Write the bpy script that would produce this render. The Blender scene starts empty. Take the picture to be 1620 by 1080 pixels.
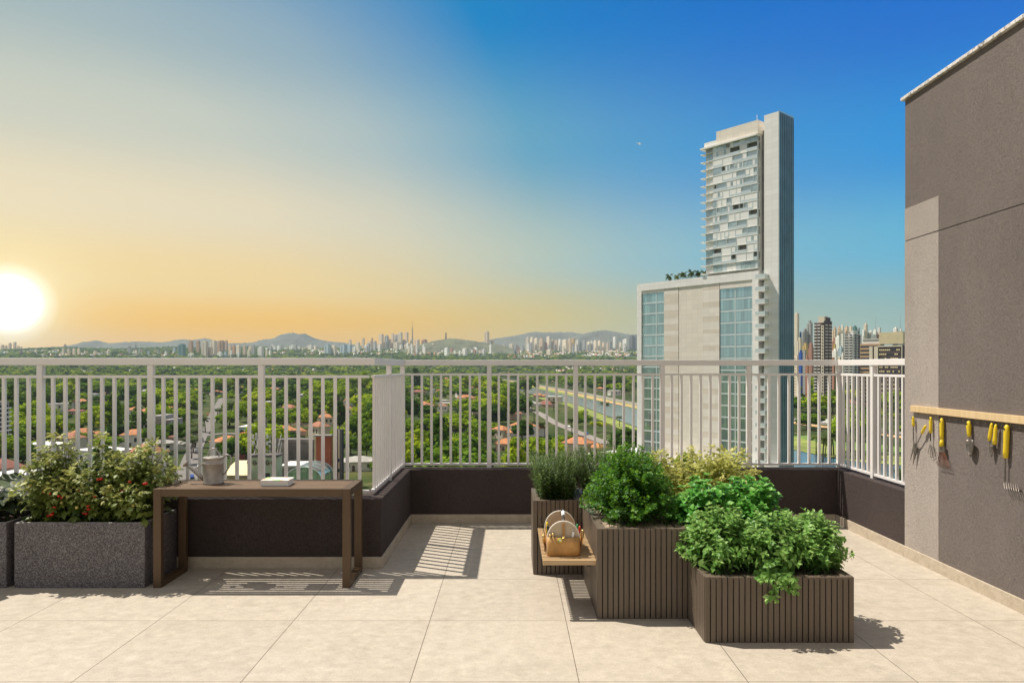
import bpy, math, random
import numpy as np
from mathutils import Vector
R = math.radians
rng = random.Random(7)
nrng = np.random.default_rng(11)
sc = bpy.context.scene
COL = sc.collection
F = 1110.0          # focal length in photo pixels (1620 wide)
H = 1.676           # eye height above the terrace

def srgb(r, g, b):
    f = lambda c: (c/255/12.92) if c/255 <= .04045 else ((c/255+.055)/1.055)**2.4
    return (f(r), f(g), f(b))

# ------------------------------------------------------------------ mesh helpers
class MB:
    def __init__(s): s.v = []; s.f = []; s.m = []
    def add(s, V, Fc, mi=0):
        o = len(s.v); s.v.extend(tuple(map(float, p)) for p in V)
        for f in Fc: s.f.append(tuple(i+o for i in f)); s.m.append(mi)
        return s
    def box(s, x0, x1, y0, y1, z0, z1, mi=0):
        return s.add([(x0,y0,z0),(x1,y0,z0),(x1,y1,z0),(x0,y1,z0),(x0,y0,z1),(x1,y0,z1),(x1,y1,z1),(x0,y1,z1)],
                     [(0,3,2,1),(4,5,6,7),(0,1,5,4),(1,2,6,5),(2,3,7,6),(3,0,4,7)], mi)
    def prism(s, pts, d, mi=0):
        """closed polygon (3-d points) pushed along vector d"""
        n = len(pts); d = Vector(d); a = [Vector(p) for p in pts]; b = [p+d for p in a]
        fs = [tuple(range(n-1,-1,-1)), tuple(range(n,2*n))]
        fs += [(i,(i+1)%n,n+(i+1)%n,n+i) for i in range(n)]
        return s.add(a+b, fs, mi)
    def tube(s, pts, r, n=8, mi=0, cap=True):
        pts = [Vector(p) for p in pts]; m = len(pts)
        rs = r if isinstance(r, (list, tuple)) else [r]*m
        V = []; ref = None
        for i, p in enumerate(pts):
            t = (pts[min(i+1,m-1)]-pts[max(i-1,0)]).normalized()
            if ref is None: ref = Vector((0,0,1)) if abs(t.z) < .9 else Vector((1,0,0))
            u = (ref - t*ref.dot(t))
            if u.length < 1e-5: u = t.orthogonal()
            u.normalize(); w = t.cross(u); ref = u
            for k in range(n):
                a = 2*math.pi*k/n; V.append(p + (u*math.cos(a)+w*math.sin(a))*rs[i])
        fs = [(i*n+k, i*n+(k+1)%n, (i+1)*n+(k+1)%n, (i+1)*n+k) for i in range(m-1) for k in range(n)]
        if cap: fs += [tuple(range(n-1,-1,-1)), tuple(range((m-1)*n, m*n))]
        return s.add(V, fs, mi)
    def lathe(s, prof, c=(0,0,0), n=24, mi=0):
        V = []; m = len(prof)
        for r, z in prof:
            for k in range(n):
                a = 2*math.pi*k/n; V.append((c[0]+r*math.cos(a), c[1]+r*math.sin(a), c[2]+z))
        fs = [(i*n+k, i*n+(k+1)%n, (i+1)*n+(k+1)%n, (i+1)*n+k) for i in range(m-1) for k in range(n)]
        fs += [tuple(range(n-1,-1,-1)), tuple(range((m-1)*n, m*n))]
        return s.add(V, fs, mi)
    def ball(s, c, r, n=10, m=7, mi=0):
        rr = r if isinstance(r, tuple) else (r,r,r)
        V = [(c[0],c[1],c[2]-rr[2])]
        for i in range(1, m):
            t = math.pi*i/m
            for k in range(n):
                a = 2*math.pi*k/n
                V.append((c[0]+rr[0]*math.sin(t)*math.cos(a), c[1]+rr[1]*math.sin(t)*math.sin(a), c[2]-rr[2]*math.cos(t)))
        V.append((c[0],c[1],c[2]+rr[2])); L = len(V)-1
        fs = [(0, 1+(k+1)%n, 1+k) for k in range(n)]
        for i in range(m-2): fs += [(1+i*n+k, 1+i*n+(k+1)%n, 1+(i+1)*n+(k+1)%n, 1+(i+1)*n+k) for k in range(n)]
        fs += [(L, 1+(m-2)*n+k, 1+(m-2)*n+(k+1)%n) for k in range(n)]
        return s.add(V, fs, mi)

def origin(o):
    v = Vector((0,0,0))
    while o is not None: v = v + o.location; o = o.parent
    return v

def link(o, parent=None):
    COL.objects.link(o)
    if parent is not None: o.parent = parent
    return o

def build(name, mb, mats, parent=None, bevel=0, smooth=False, loc=None, label=None):
    """one mesh object; vertices are given in world space"""
    me = bpy.data.meshes.new(name)
    off = origin(parent) if parent is not None else Vector((0,0,0))
    if loc is not None: off = off + Vector(loc)
    V = [(p[0]-off.x, p[1]-off.y, p[2]-off.z) for p in mb.v]
    me.from_pydata(V, [], mb.f)
    for m in (mats if isinstance(mats, (list, tuple)) else [mats]): me.materials.append(m)
    if any(mb.m): me.polygons.foreach_set('material_index', mb.m)
    if smooth: me.polygons.foreach_set('use_smooth', [True]*len(mb.f))
    o = link(bpy.data.objects.new(name, me), parent)
    if loc is not None: o.location = loc
    if bevel:
        b = o.modifiers.new('bevel', 'BEVEL'); b.width = bevel; b.segments = 2; b.limit_method = 'ANGLE'; b.harden_normals = False
    if label: o['label'] = label
    return o

def np_mesh(name, V, quads, mats, parent=None, attr=None, tris=None, smooth=False, mi=None):
    """fast mesh from numpy arrays"""
    me = bpy.data.meshes.new(name)
    off = origin(parent) if parent is not None else Vector((0,0,0))
    V = np.asarray(V, dtype=np.float32) - np.array(off, dtype=np.float32)
    parts = []; st = []; tot = []
    n = 0
    for arr, k in ((quads, 4), (tris, 3)):
        if arr is None or len(arr) == 0: continue
        arr = np.asarray(arr, dtype=np.int32); parts.append(arr.ravel())
        st.append(n + np.arange(len(arr), dtype=np.int32)*k); tot.append(np.full(len(arr), k, dtype=np.int32)); n += arr.size
    me.vertices.add(len(V)); me.vertices.foreach_set('co', V.ravel())
    L = np.concatenate(parts); me.loops.add(len(L)); me.loops.foreach_set('vertex_index', L)
    S = np.concatenate(st); T = np.concatenate(tot)
    me.polygons.add(len(S)); me.polygons.foreach_set('loop_start', S); me.polygons.foreach_set('loop_total', T)
    for m in (mats if isinstance(mats, (list, tuple)) else [mats]): me.materials.append(m)
    if mi is not None: me.polygons.foreach_set('material_index', np.asarray(mi, dtype=np.int32))
    if smooth: me.polygons.foreach_set('use_smooth', np.ones(len(S), dtype=bool))
    me.update(calc_edges=True)
    if attr is not None:
        a = me.attributes.new('var', 'FLOAT', 'POINT'); a.data.foreach_set('value', np.asarray(attr, dtype=np.float32))
    o = link(bpy.data.objects.new(name, me), parent)
    return o

def tag(o, label=None, cat=None, group=None, kind=None):
    if label: o['label'] = label
    if cat: o['category'] = cat
    if group: o['group'] = group
    if kind: o['kind'] = kind
    return o

def thing(name, loc, label, cat, group=None):
    o = bpy.data.objects.new(name, None); o.empty_display_size = .2; o.location = loc; link(o)
    return tag(o, label, cat, group)

def copy_tree(o, parent=None):
    c = o.copy(); COL.objects.link(c); c.parent = parent
    for ch in list(o.children): copy_tree(ch, c)
    return c

# ------------------------------------------------------------------ material helpers
class NT:
    def __init__(s, name):
        s.m = bpy.data.materials.new(name); s.m.use_nodes = True
        s.t = s.m.node_tree; s.t.nodes.clear()
        s.out = s.n('ShaderNodeOutputMaterial')
    def n(s, typ, **kw):
        nd = s.t.nodes.new(typ)
        for k, v in kw.items(): setattr(nd, k, v)
        return nd
    def l(s, a, b): s.t.links.new(a, b)
    def put(s, sock, v):
        if isinstance(v, bpy.types.NodeSocket): s.l(v, sock)
        elif isinstance(v, (tuple, list)) and len(v) == 3 and sock.type == 'RGBA': sock.default_value = (*v, 1)
        else: sock.default_value = v
    def coord(s, which='Object'): return s.n('ShaderNodeTexCoord').outputs[which]
    def mapping(s, vec, scale=(1,1,1), rot=(0,0,0), loc=(0,0,0)):
        m = s.n('ShaderNodeMapping'); s.l(vec, m.inputs['Vector']); m.inputs['Scale'].default_value = scale
        m.inputs['Rotation'].default_value = rot; m.inputs['Location'].default_value = loc; return m.outputs[0]
    def noise(s, vec, scale, detail=3, rough=.55, dist=0, out='Fac'):
        t = s.n('ShaderNodeTexNoise'); s.l(vec, t.inputs['Vector']); t.inputs['Scale'].default_value = scale
        t.inputs['Detail'].default_value = detail; t.inputs['Roughness'].default_value = rough; t.inputs['Distortion'].default_value = dist
        return t.outputs[out]
    def voronoi(s, vec, scale, out='Distance', feature='F1'):
        t = s.n('ShaderNodeTexVoronoi', feature=feature); s.l(vec, t.inputs['Vector']); t.inputs['Scale'].default_value = scale
        return t.outputs[out]
    def ramp(s, fac, stops, interp='LINEAR'):
        r = s.n('ShaderNodeValToRGB'); r.color_ramp.interpolation = interp
        el = r.color_ramp.elements
        while len(el) < len(stops): el.new(.5)
        for e, (p, c) in zip(el, stops):
            e.position = p; e.color = (*c, 1) if isinstance(c, (tuple, list)) else (c, c, c, 1)
        s.put(r.inputs['Fac'], fac); return r.outputs['Color']
    def math(s, op, a, b=0.0, c=None, clamp=False):
        m = s.n('ShaderNodeMath', operation=op, use_clamp=clamp); s.put(m.inputs[0], a); s.put(m.inputs[1], b)
        if c is not None: s.put(m.inputs[2], c)
        return m.outputs[0]
    def mix(s, fac, a, b, blend='MIX'):
        m = s.n('ShaderNodeMix', data_type='RGBA', blend_type=blend)
        s.put(m.inputs[0], fac); s.put(m.inputs[6], a); s.put(m.inputs[7], b); return m.outputs[2]
    def bump(s, h, strength=.5, dist=.01):
        b = s.n('ShaderNodeBump'); s.l(h, b.inputs['Height']); b.inputs['Strength'].default_value = strength; b.inputs['Distance'].default_value = dist
        return b.outputs[0]
    def bsdf(s, color, rough=.5, metal=0.0, normal=None, spec=.5, **kw):
        p = s.n('ShaderNodeBsdfPrincipled'); s.put(p.inputs['Base Color'], color); s.put(p.inputs['Roughness'], rough)
        s.put(p.inputs['Metallic'], metal); p.inputs['Specular IOR Level'].default_value = spec
        if normal is not None: s.l(normal, p.inputs['Normal'])
        for k, v in kw.items(): s.put(p.inputs[k], v)
        return p.outputs[0]
    def end(s, shader): s.l(shader, s.out.inputs['Surface']); return s.m

def simple(name, color, rough=.5, metal=0.0, var=.12, scale=8.0, bump=0, bscale=80, spec=.5):
    t = NT(name); c = t.coord()
    n = t.noise(c, scale, 4)
    lo = tuple(x*(1-var) for x in color); hi = tuple(min(1, x*(1+var)) for x in color)
    colr = t.ramp(n, [(.3, lo), (.7, hi)])
    nm = t.bump(t.noise(c, bscale, 3), .4, bump) if bump else None
    return t.end(t.bsdf(colr, rough, metal, nm, spec))

def stucco(name, color, amt=.006, scale=55):
    t = NT(name); c = t.coord()
    big = t.noise(t.mapping(c, (1,.7,.35), (0.5,0.2,0)), 1.6, 5, .6)
    col = t.ramp(big, [(.3, tuple(x*.86 for x in color)), (.7, tuple(x*1.12 for x in color))])
    fine = t.noise(c, scale*.8, 6, .7, .4)
    pits = t.ramp(t.noise(t.mapping(c, (1,.55,1)), scale*1.7, 3, .6, 1.2), [(.34, 0.0), (.48, 1.0)])
    h = t.math('ADD', t.math('MULTIPLY', fine, .8), t.math('MULTIPLY', pits, .55))
    col = t.mix(t.math('MULTIPLY', t.math('SUBTRACT', 1.0, pits), .28), col, tuple(x*.6 for x in color))
    return t.end(t.bsdf(col, .92, 0, t.bump(h, 1.0, amt*1.25), .25))

def wood(name, c1, c2, axis='X', rough=.5, scale=1.0):
    t = NT(name); c = t.coord()
    sx = {'X': (.6,14,14), 'Y': (14,.6,14), 'Z': (14,14,.6)}[axis]
    n = t.noise(t.mapping(c, tuple(a*scale for a in sx)), 3.0, 6, .65, .6)
    n2 = t.noise(t.mapping(c, tuple(a*scale*4 for a in sx)), 4.0, 3, .6)
    col = t.ramp(n, [(.3, c1), (.52, tuple((a+b)/2 for a, b in zip(c1, c2))), (.7, c2)])
    col = t.mix(t.math('MULTIPLY', n2, .35), col, tuple(x*.55 for x in c1))
    return t.end(t.bsdf(col, rough, 0, t.bump(n2, .3, .001)))

def leafmat(name, dark, mid, light, trans=.3, rough=.45):
    t = NT(name)
    a = t.n('ShaderNodeAttribute', attribute_name='var').outputs['Fac']
    c = t.coord()
    n = t.noise(c, 9.0, 2)
    f = t.math('ADD', t.math('MULTIPLY', a, .8), t.math('MULTIPLY', t.math('SUBTRACT', n, .5), .6), clamp=True)
    col = t.ramp(f, [(.0, dark), (.5, mid), (1.0, light)])
    vein = t.noise(c, 160.0, 2)
    p = t.bsdf(col, rough, 0, t.bump(vein, .35, .003), .4)
    tr = t.n('ShaderNodeBsdfTranslucent'); t.l(t.mix(.5, col, light), tr.inputs['Color'])
    ms = t.n('ShaderNodeMixShader'); ms.inputs[0].default_value = trans; t.l(p, ms.inputs[1]); t.l(tr.outputs[0], ms.inputs[2])
    return t.end(ms.outputs[0])

M = {}
def mk_floor():
    t = NT('beige stone tile'); c = t.coord()
    b = t.n('ShaderNodeTexBrick', offset=0.0, squash=1.0)
    t.l(t.mapping(c, loc=(-.357+9.0, -4.638+9.0, 0)), b.inputs['Vector'])
    for k, v in (('Scale',1.0),('Mortar Size',.0022),('Mortar Smooth',.15),('Bias',0.0),('Brick Width',.9),('Row Height',.9)): b.inputs[k].default_value = v
    b.inputs['Color1'].default_value = (.46,.46,.46,1); b.inputs['Color2'].default_value = (.56,.56,.56,1); b.inputs['Mortar'].default_value = (.5,.5,.5,1)
    n1 = t.noise(c, 1.7, 6, .62, .5); n2 = t.noise(t.mapping(c, (4,6,1)), 2.2, 8, .72, .3); n3 = t.noise(c, 95, 4, .75)
    base = t.ramp(n2, [(.28, (.375,.325,.26)), (.5, (.45,.395,.32)), (.72, (.51,.455,.38))])
    base = t.mix(t.ramp(n1, [(.35, 0.0), (.65, .45)]), base, (.48,.425,.35))
    base = t.mix(t.math('MULTIPLY', t.ramp(n3, [(.35, 1.0), (.52, 0.0)]), .42), base, (.29,.235,.175))
    st_ = t.noise(t.mapping(c, (1,1.6,1), loc=(4,2,0)), .9, 7, .72, 1.5)
    base = t.mix(t.ramp(st_, [(.52, 0.0), (.68, .26)]), base, (.30,.255,.20))
    n5 = t.noise(c, 13, 8, .75, .4)
    base = t.mix(.55, base, t.ramp(n5, [(.33, .40), (.50, .5), (.67, .60)]), 'OVERLAY')
    base = t.mix(.35, base, b.outputs['Color'], 'OVERLAY')
    base = t.mix(b.outputs['Fac'], base, (.10,.075,.05))
    h = t.math('SUBTRACT', t.math('MULTIPLY', n3, .2), b.outputs['Fac'])
    return t.end(t.bsdf(base, .62, 0, t.bump(h, .35, .003), .35))
M['floor'] = mk_floor()

def mk_skirt():
    t = NT('skirting stone'); c = t.coord()
    n2 = t.noise(t.mapping(c, (5,5,7)), 2.2, 6, .7, .8); n3 = t.noise(c, 90, 3, .7)
    base = t.ramp(n2, [(.28, (.40,.33,.245)), (.5, (.50,.425,.325)), (.72, (.58,.50,.40))])
    base = t.mix(t.math('MULTIPLY', t.ramp(n3, [(.35, 1.0), (.5, 0.0)]), .3), base, (.33,.26,.19))
    return t.end(t.bsdf(base, .65, 0, t.bump(n3, .2, .002), .3))
M['skirt'] = mk_skirt()
M['taupe'] = stucco('taupe stucco', (.196,.164,.149), .0055, 95)
M['patch'] = stucco('light beige stucco', (.42,.365,.325), .005, 95)
M['dark_stucco'] = stucco('dark brown stucco', (.066,.050,.047), .005, 60)
def mk_granite(name, stops, scale):
    t = NT(name); c = t.coord()
    n = t.noise(c, scale, 3, .7, .3); v = t.voronoi(c, scale*1.6, 'Color')
    sep = t.n('ShaderNodeSeparateColor'); t.l(v, sep.inputs[0])
    g = t.math('ADD', t.math('MULTIPLY', n, .7), t.math('MULTIPLY', sep.outputs[0], .3))
    return t.end(t.bsdf(t.ramp(g, stops), .6, 0, t.bump(n, .25, .002), .4))
M['granite'] = mk_granite('speckled granite', [(.36,(.042,.037,.042)),(.46,(.085,.077,.083)),(.56,(.145,.132,.138)),(.68,(.28,.26,.265))], 135)
M['granite_rim'] = simple('granite rim', (.45,.42,.40), .5)
M['coping'] = mk_granite('white granite', [(.32,(.12,.11,.10)),(.42,(.55,.52,.47)),(.6,(.78,.74,.68))], 45)
M['white_paint'] = simple('white painted steel', (.80,.765,.74), .42, 0, .04, 3)
M['bronze'] = simple('bronze painted steel', (.100,.060,.030), .42, .25, .1, 4)
M['slat_brown'] = wood('brown metal slats', (.125,.095,.068), (.165,.128,.094), 'Z', .5, .5)
M['gap_dark'] = simple('dark backing', (.02,.016,.013), .8)
M['table_wood'] = wood('brown table boards', (.17,.10,.055), (.25,.165,.10), 'X', .45)
M['bench_wood'] = wood('light oak slats', (.46,.30,.15), (.66,.47,.27), 'X', .5)
M['board_wood'] = wood('pale birch board', (.68,.48,.25), (.82,.62,.37), 'Z', .5, .6)
M['zinc'] = simple('galvanised zinc', (.36,.33,.30), .48, .55, .25, 14)
M['yellow'] = simple('yellow plastic', (.80,.58,.02), .35, 0, .05)
M['steel'] = simple('tool steel', (.22,.19,.165), .45, .7, .25, 30)
M['rust'] = simple('rusty steel', (.20,.075,.04), .6, .5, .4, 40)
M['black'] = simple('black plastic', (.02,.02,.02), .4)
M['canvas'] = simple('cream canvas', (.52,.42,.30), .85, 0, .1, 60)
M['piping'] = simple('white piping', (.82,.76,.66), .7)
M['leather'] = simple('tan leather', (.50,.27,.085), .5, 0, .3, 12, .001, 90)
M['strap'] = simple('brown strap', (.42,.22,.07), .6)
M['white'] = simple('white plastic', (.82,.82,.80), .4, 0, .03)
M['red'] = simple('red paint', (.62,.03,.02), .4)
M['greenp'] = simple('green paint', (.03,.30,.08), .4)
M['brass'] = simple('brass', (.70,.50,.20), .35, .9)
M['paper'] = simple('book pages', (.80,.77,.72), .8, 0, .04)
def mk_soil():
    t = NT('soil'); c = t.coord(); n = t.noise(c, 45, 5, .7)
    return t.end(t.bsdf(t.ramp(n, [(.3,(.03,.02,.013)),(.55,(.10,.07,.045)),(.72,(.30,.22,.15))]), .95, 0, t.bump(n, .9, .02)))
M['soil'] = mk_soil()
def mk_sand():
    t = NT('pale gravel mulch'); c = t.coord(); n = t.noise(c, 60, 5, .7)
    return t.end(t.bsdf(t.ramp(n, [(.3,(.30,.21,.14)),(.55,(.52,.40,.29)),(.72,(.62,.50,.38))]), .95, 0, t.bump(n, .9, .01)))
M['mulch'] = mk_sand()
def mk_cover():
    t = NT('book cover'); c = t.coord()
    m = t.mapping(c, (1,1,0))
    a = t.ramp(t.noise(m, 11, 3, .5, .8), [(.54,0.0),(.58,1.0)]); b = t.ramp(t.noise(t.mapping(m, loc=(3,1,0)), 14, 3, .5, .5), [(.56,0.0),(.6,1.0)])
    col = t.mix(a, (.84,.82,.78), (.36,.62,.30)); col = t.mix(b, col, (.85,.32,.14))
    return t.end(t.bsdf(col, .35))
M['cover'] = mk_cover()

# ------------------------------------------------------------------ camera
cam = bpy.data.objects.new('camera', bpy.data.cameras.new('camera')); COL.objects.link(cam)
cam.data.sensor_width = 36; cam.data.lens = F/1620*36; cam.data.shift_y = 40/1620; cam.data.clip_start = .1; cam.data.clip_end = 60000
cam.location = (0, 0, H); cam.rotation_euler = (R(90), 0, 0); sc.camera = cam
sc.view_settings.view_transform = 'Standard'; sc.view_settings.look = 'None'; sc.view_settings.exposure = 0.24; sc.view_settings.gamma = 1
sc.cycles.use_denoising = True; sc.cycles.max_bounces = 8; sc.cycles.transparent_max_bounces = 8; sc.cycles.volume_bounces = 0
sc.cycles.caustics_reflective = False; sc.cycles.caustics_refractive = False

# ------------------------------------------------------------------ sun and sky
SUN_DIR = Vector((-.51, .23, 1.0)).normalized()       # towards the sun
sl = bpy.data.lights.new('sun', 'SUN'); sl.energy = 5.0; sl.angle = R(.5); sl.color = (1, .93, .82)
so = bpy.data.objects.new('sun', sl); COL.objects.link(so); so.rotation_euler = SUN_DIR.to_track_quat('Z', 'Y').to_euler()
def mk_world():
    w = bpy.data.worlds.new('World'); sc.world = w; w.use_nodes = True
    t = NT.__new__(NT); t.t = w.node_tree; t.t.nodes.clear()
    out = t.n('ShaderNodeOutputWorld'); bg = t.n('ShaderNodeBackground')
    g = t.n('ShaderNodeTexCoord').outputs['Generated']
    nrm = t.n('ShaderNodeVectorMath', operation='NORMALIZE'); t.l(g, nrm.inputs[0]); d = nrm.outputs[0]
    sep = t.n('ShaderNodeSeparateXYZ'); t.l(d, sep.inputs[0]); z = sep.outputs['Z']
    glow_dir = Vector((-.716, 1, .09)).normalized()
    dot = t.n('ShaderNodeVectorMath', operation='DOT_PRODUCT'); t.l(d, dot.inputs[0]); dot.inputs[1].default_value = glow_dir
    ang = t.math('DIVIDE', t.math('ARCCOSINE', t.math('MINIMUM', dot.outputs['Value'], 1.0)), math.pi)   # 0..1 = 0..180 deg
    zz = t.math('MULTIPLY', z, 2.0, clamp=True)                                                          # 0..1 = 0..30 deg
    def comp(r, g, b, q):
        # sky colour above the hazy layer that reads as (r, g, b) when seen through it
        e = max(.035, math.asin(min(1, q/2))); tau = min(.42, 452/math.sin(e)*4.8e-5); T = math.exp(-tau)
        return tuple(max(0, (c/1.18-l*(1-T))/T) for c, l in zip(srgb(r, g, b), (.56, .68, .74)))
    rp = lambda st: t.ramp(zz, [(q, comp(*c, q)) for q, c in st], 'EASE')
    blue = rp([(0, (178,196,190)), (.10, (165,198,200)), (.30, (106,184,218)), (.52, (40,152,220)), (.80, (0,118,208)), (1, (0,104,198))])
    warm = rp([(0, (238,194,118)), (.10, (244,207,132)), (.22, (242,218,168)), (.40, (232,221,194)), (.60, (204,208,196)), (.80, (174,190,190)), (1, (150,176,186))])
    f = t.ramp(ang, [(0, 1.0), (.05, 1.0), (.10, .96), (.15, .82), (.20, .56), (.25, .33), (.30, .16), (.36, .05), (.44, 0.0)], 'LINEAR')
    lowspread = t.math('MULTIPLY', t.ramp(zz, [(0, 1.0), (.28, 0.0)], 'EASE'), t.ramp(ang, [(.13, 1.0), (.25, .28), (.34, 0.0)]))
    f = t.math('MAXIMUM', f, t.math('MULTIPLY', lowspread, .80))
    teal = rp([(0, (222,196,140)), (.12, (214,206,168)), (.30, (184,202,194)), (.6, (112,170,198)), (.9, (48,138,198))])
    col = t.mix(t.math('MULTIPLY', f, 2.0, clamp=True), blue, teal)
    col = t.mix(t.math('MULTIPLY', t.math('SUBTRACT', f, .5), 2.0, clamp=True), col, warm)
    halo = t.ramp(ang, [(0, 1.0), (.008, .9), (.013, .60), (.02, .34), (.03, .18), (.045, .09), (.07, .05), (.11, .015), (.16, 0.0)], 'LINEAR')
    col = t.mix(halo, col, (1.05, .90, .50))
    disc = t.ramp(ang, [(0, 1.0), (.0055, 1.0), (.0145, 0.0)], 'EASE')
    col = t.mix(disc, col, (1.6, 1.6, 1.5))
    ns = t.n('ShaderNodeTexSky', sky_type='NISHITA', sun_disc=False); ns.sun_elevation = math.asin(SUN_DIR.z); ns.sun_rotation = math.atan2(SUN_DIR.x, SUN_DIR.y)
    ns.air_density = 1.2; ns.dust_density = 2.0
    nsk = t.mix(1.0, ns.outputs[0], (.09, .09, .09), 'MULTIPLY')
    # neutral fill light put into the unseen sky overhead and behind the viewer
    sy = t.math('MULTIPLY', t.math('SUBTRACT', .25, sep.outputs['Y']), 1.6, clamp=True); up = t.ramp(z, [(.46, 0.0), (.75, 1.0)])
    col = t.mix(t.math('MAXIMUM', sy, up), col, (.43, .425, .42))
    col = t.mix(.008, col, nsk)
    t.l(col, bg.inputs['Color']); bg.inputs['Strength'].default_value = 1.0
    t.l(bg.outputs[0], out.inputs['Surface'])
mk_world()
# ================================================================== TERRACE
GZ = H - 38*1.2            # city ground level
fl = MB().box(-9, 9.5, -5, 6.0, -.3, 0).box(-1.2, 9.5, 6.0, 7.7, -.3, 0)
build_floor = build('floor', fl, M['floor']); tag(build_floor, kind='structure')

def parapet(label, boxes, skirts, loc):
    t = thing('parapet_wall', loc, label, 'parapet')
    w = MB()
    for b in boxes: w.box(*b)
    build('wall', w, M['dark_stucco'], t, .006)
    for s in skirts: build('skirting', MB().box(*s), M['skirt'], t, .002)
    return t
PZ = .575
parapet('low dark parapet wall behind the slatted table', [(-9,-1.09,5.85,6.05,-.3,PZ)], [(-9,-1.075,5.835,5.85,0,.095)], (-5,5.95,0))
parapet('short dark parapet running back from the corner beside the table', [(-1.29,-1.09,6.05,7.53,-.3,PZ)], [(-1.09,-1.075,5.85,7.53,0,.095)], (-1.19,6.8,0))
parapet('long dark parapet wall at the back, behind the planter boxes', [(-1.29,3.68,7.53,7.73,-.3,PZ)], [(-1.075,3.465,7.515,7.53,0,.095)], (1.2,7.63,0))
parapet('sunlit brown parapet joining the tall taupe wall', [(3.48,3.68,6.21,7.53,-.3,PZ)], [(3.465,3.48,6.21,7.515,0,.095)], (3.58,6.9,0))

# tall block on the right
t = thing('taupe_wall', (4.5,3,0), 'tall taupe stucco wall with speckled stone coping and garden tools hung on it', 'wall')
w = MB().box(3.48,9.5,-5,6.21,-.3,2.781).box(3.485,9.5,-5,6.205,2.781,2.789).box(3.48,9.5,-5,6.21,2.789,4.03)
build('wall', w, M['taupe'], t)
build('coping', MB().box(3.452,9.5,-5,6.238,4.03,4.060), M['coping'], t, .004)
build('painted_panel', MB().box(3.4775,3.4815,5.72,6.2125,.095,2.781).box(3.4775,3.4815,5.72,6.2125,2.789,3.07), M['patch'], t, label='lighter beige painted panel at the end of the wall')
build('skirting', MB().box(3.465,3.48,-5,6.21,0,.095), M['skirt'], t, .002)

# ------------------------------------------------------------------ railings
def railing(label, p0, p1, posts, loc, caps=(0,0)):
    """railing along an axis-aligned line; posts = distances from p0"""
    t = thing('railing', loc, label, 'railing', 'white railings round the terrace')
    p0 = Vector(p0); p1 = Vector(p1); d = (p1-p0); L = d.length; d.normalize()
    ax = abs(d.x) > .5
    def bar(a, b, hw, z0, z1):
        A = p0 + d*a; B = p0 + d*b
        x0, x1 = sorted((A.x, B.x)); y0, y1 = sorted((A.y, B.y))
        return MB().box(x0, x1, y0-hw, y1+hw, z0, z1) if ax else MB().box(x0-hw, x1+hw, y0, y1, z0, z1)
    build('top_rail', bar(-caps[0], L+caps[1], .031, 1.69, 1.75), M['white_paint'], t, .003)
    for i, q in enumerate(posts):
        if 0 <= q <= L: build('post', bar(q-.024, q+.024, .024, PZ, 1.688), M['white_paint'], t, .002)
    edges = [q for q in posts]
    for a, b in zip(edges[:-1], edges[1:]):
        lo, hi = max(0, a+.024), min(L, b-.024)
        if hi-lo < .03: continue
        build('rail', bar(lo, hi, .014, 1.58, 1.604), M['white_paint'], t, .001)
        build('rail', bar(lo, hi, .014, .602, .626), M['white_paint'], t, .001)
        n = max(1, round((b-a)/.1046))
        for k in range(1, n):
            q = a + (b-a)*k/n
            if lo <= q-.013 and q+.013 <= hi: build('baluster', bar(q-.0125, q+.0125, .0125, .624, 1.582), M['white_paint'], t)
    return t
RX, RYF, RYB, RXR = -1.195, 5.985, 7.665, 3.575
railing('white railing behind the table and tomato plants', (-8.0,RYF,0), (RX-.024,RYF,0), [(-8.0*-1)+RX - .941*k for k in range(7,-1,-1)], (-4.6,RYF,PZ), (0,.055))
railing('white railing seen edge on, running back from the corner', (RX,RYF+.031,0), (RX,RYB-.031,0), [-.04,.80,1.63], (RX,6.8,PZ))
railing('long white railing in front of the river and the tower', (RX-.024,RYB,0), (RXR+.024,RYB,0), [.024,.97,1.915,2.86,3.805,RXR-RX+.024], (1.2,RYB,PZ), (.007,.007))
railing('sunlit white railing ending at the taupe wall', (RXR,RYB-.031,0), (RXR,6.212,0), [-.04,.70,1.645], (RXR,6.9,PZ))

# ------------------------------------------------------------------ table
t = thing('garden_table', (-1.97,5.54,0), 'long slatted table with bronze sled legs against the parapet', 'table')
x0, x1, y0, y1 = -2.722, -1.227, 5.32, 5.765
for xa, xb in ((x0, x0+.06), (x1-.06, x1)):
    xs = (xa, xb)
    for ya, yb in ((y0, y0+.045), (y1-.045, y1)): build('leg', MB().box(xa, xb, ya, yb, 0, .751), M['bronze'], t, .003)
    build('runner', MB().box(xa, xb, y0+.045, y1-.045, 0, .045), M['bronze'], t, .003)
    build('side_rail', MB().box(xa, xb, y0+.045, y1-.045, .693, .751), M['bronze'], t, .003)
for ya, yb in ((y0, y0+.045), (y1-.045, y1)): build('apron', MB().box(x0+.06, x1-.06, ya, yb, .693, .751), M['bronze'], t, .003)
n = 7; gap = .016; ya, yb = y0+.045+gap, y1-.045-gap; wd = (yb-ya-(n-1)*gap)/n
tt = MB()
for k in range(n): tt.box(x0+.062, x1-.062, ya+k*(wd+gap), ya+k*(wd+gap)+wd, .728, .749)
build('tabletop', tt, M['table_wood'], t, .002)

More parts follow.
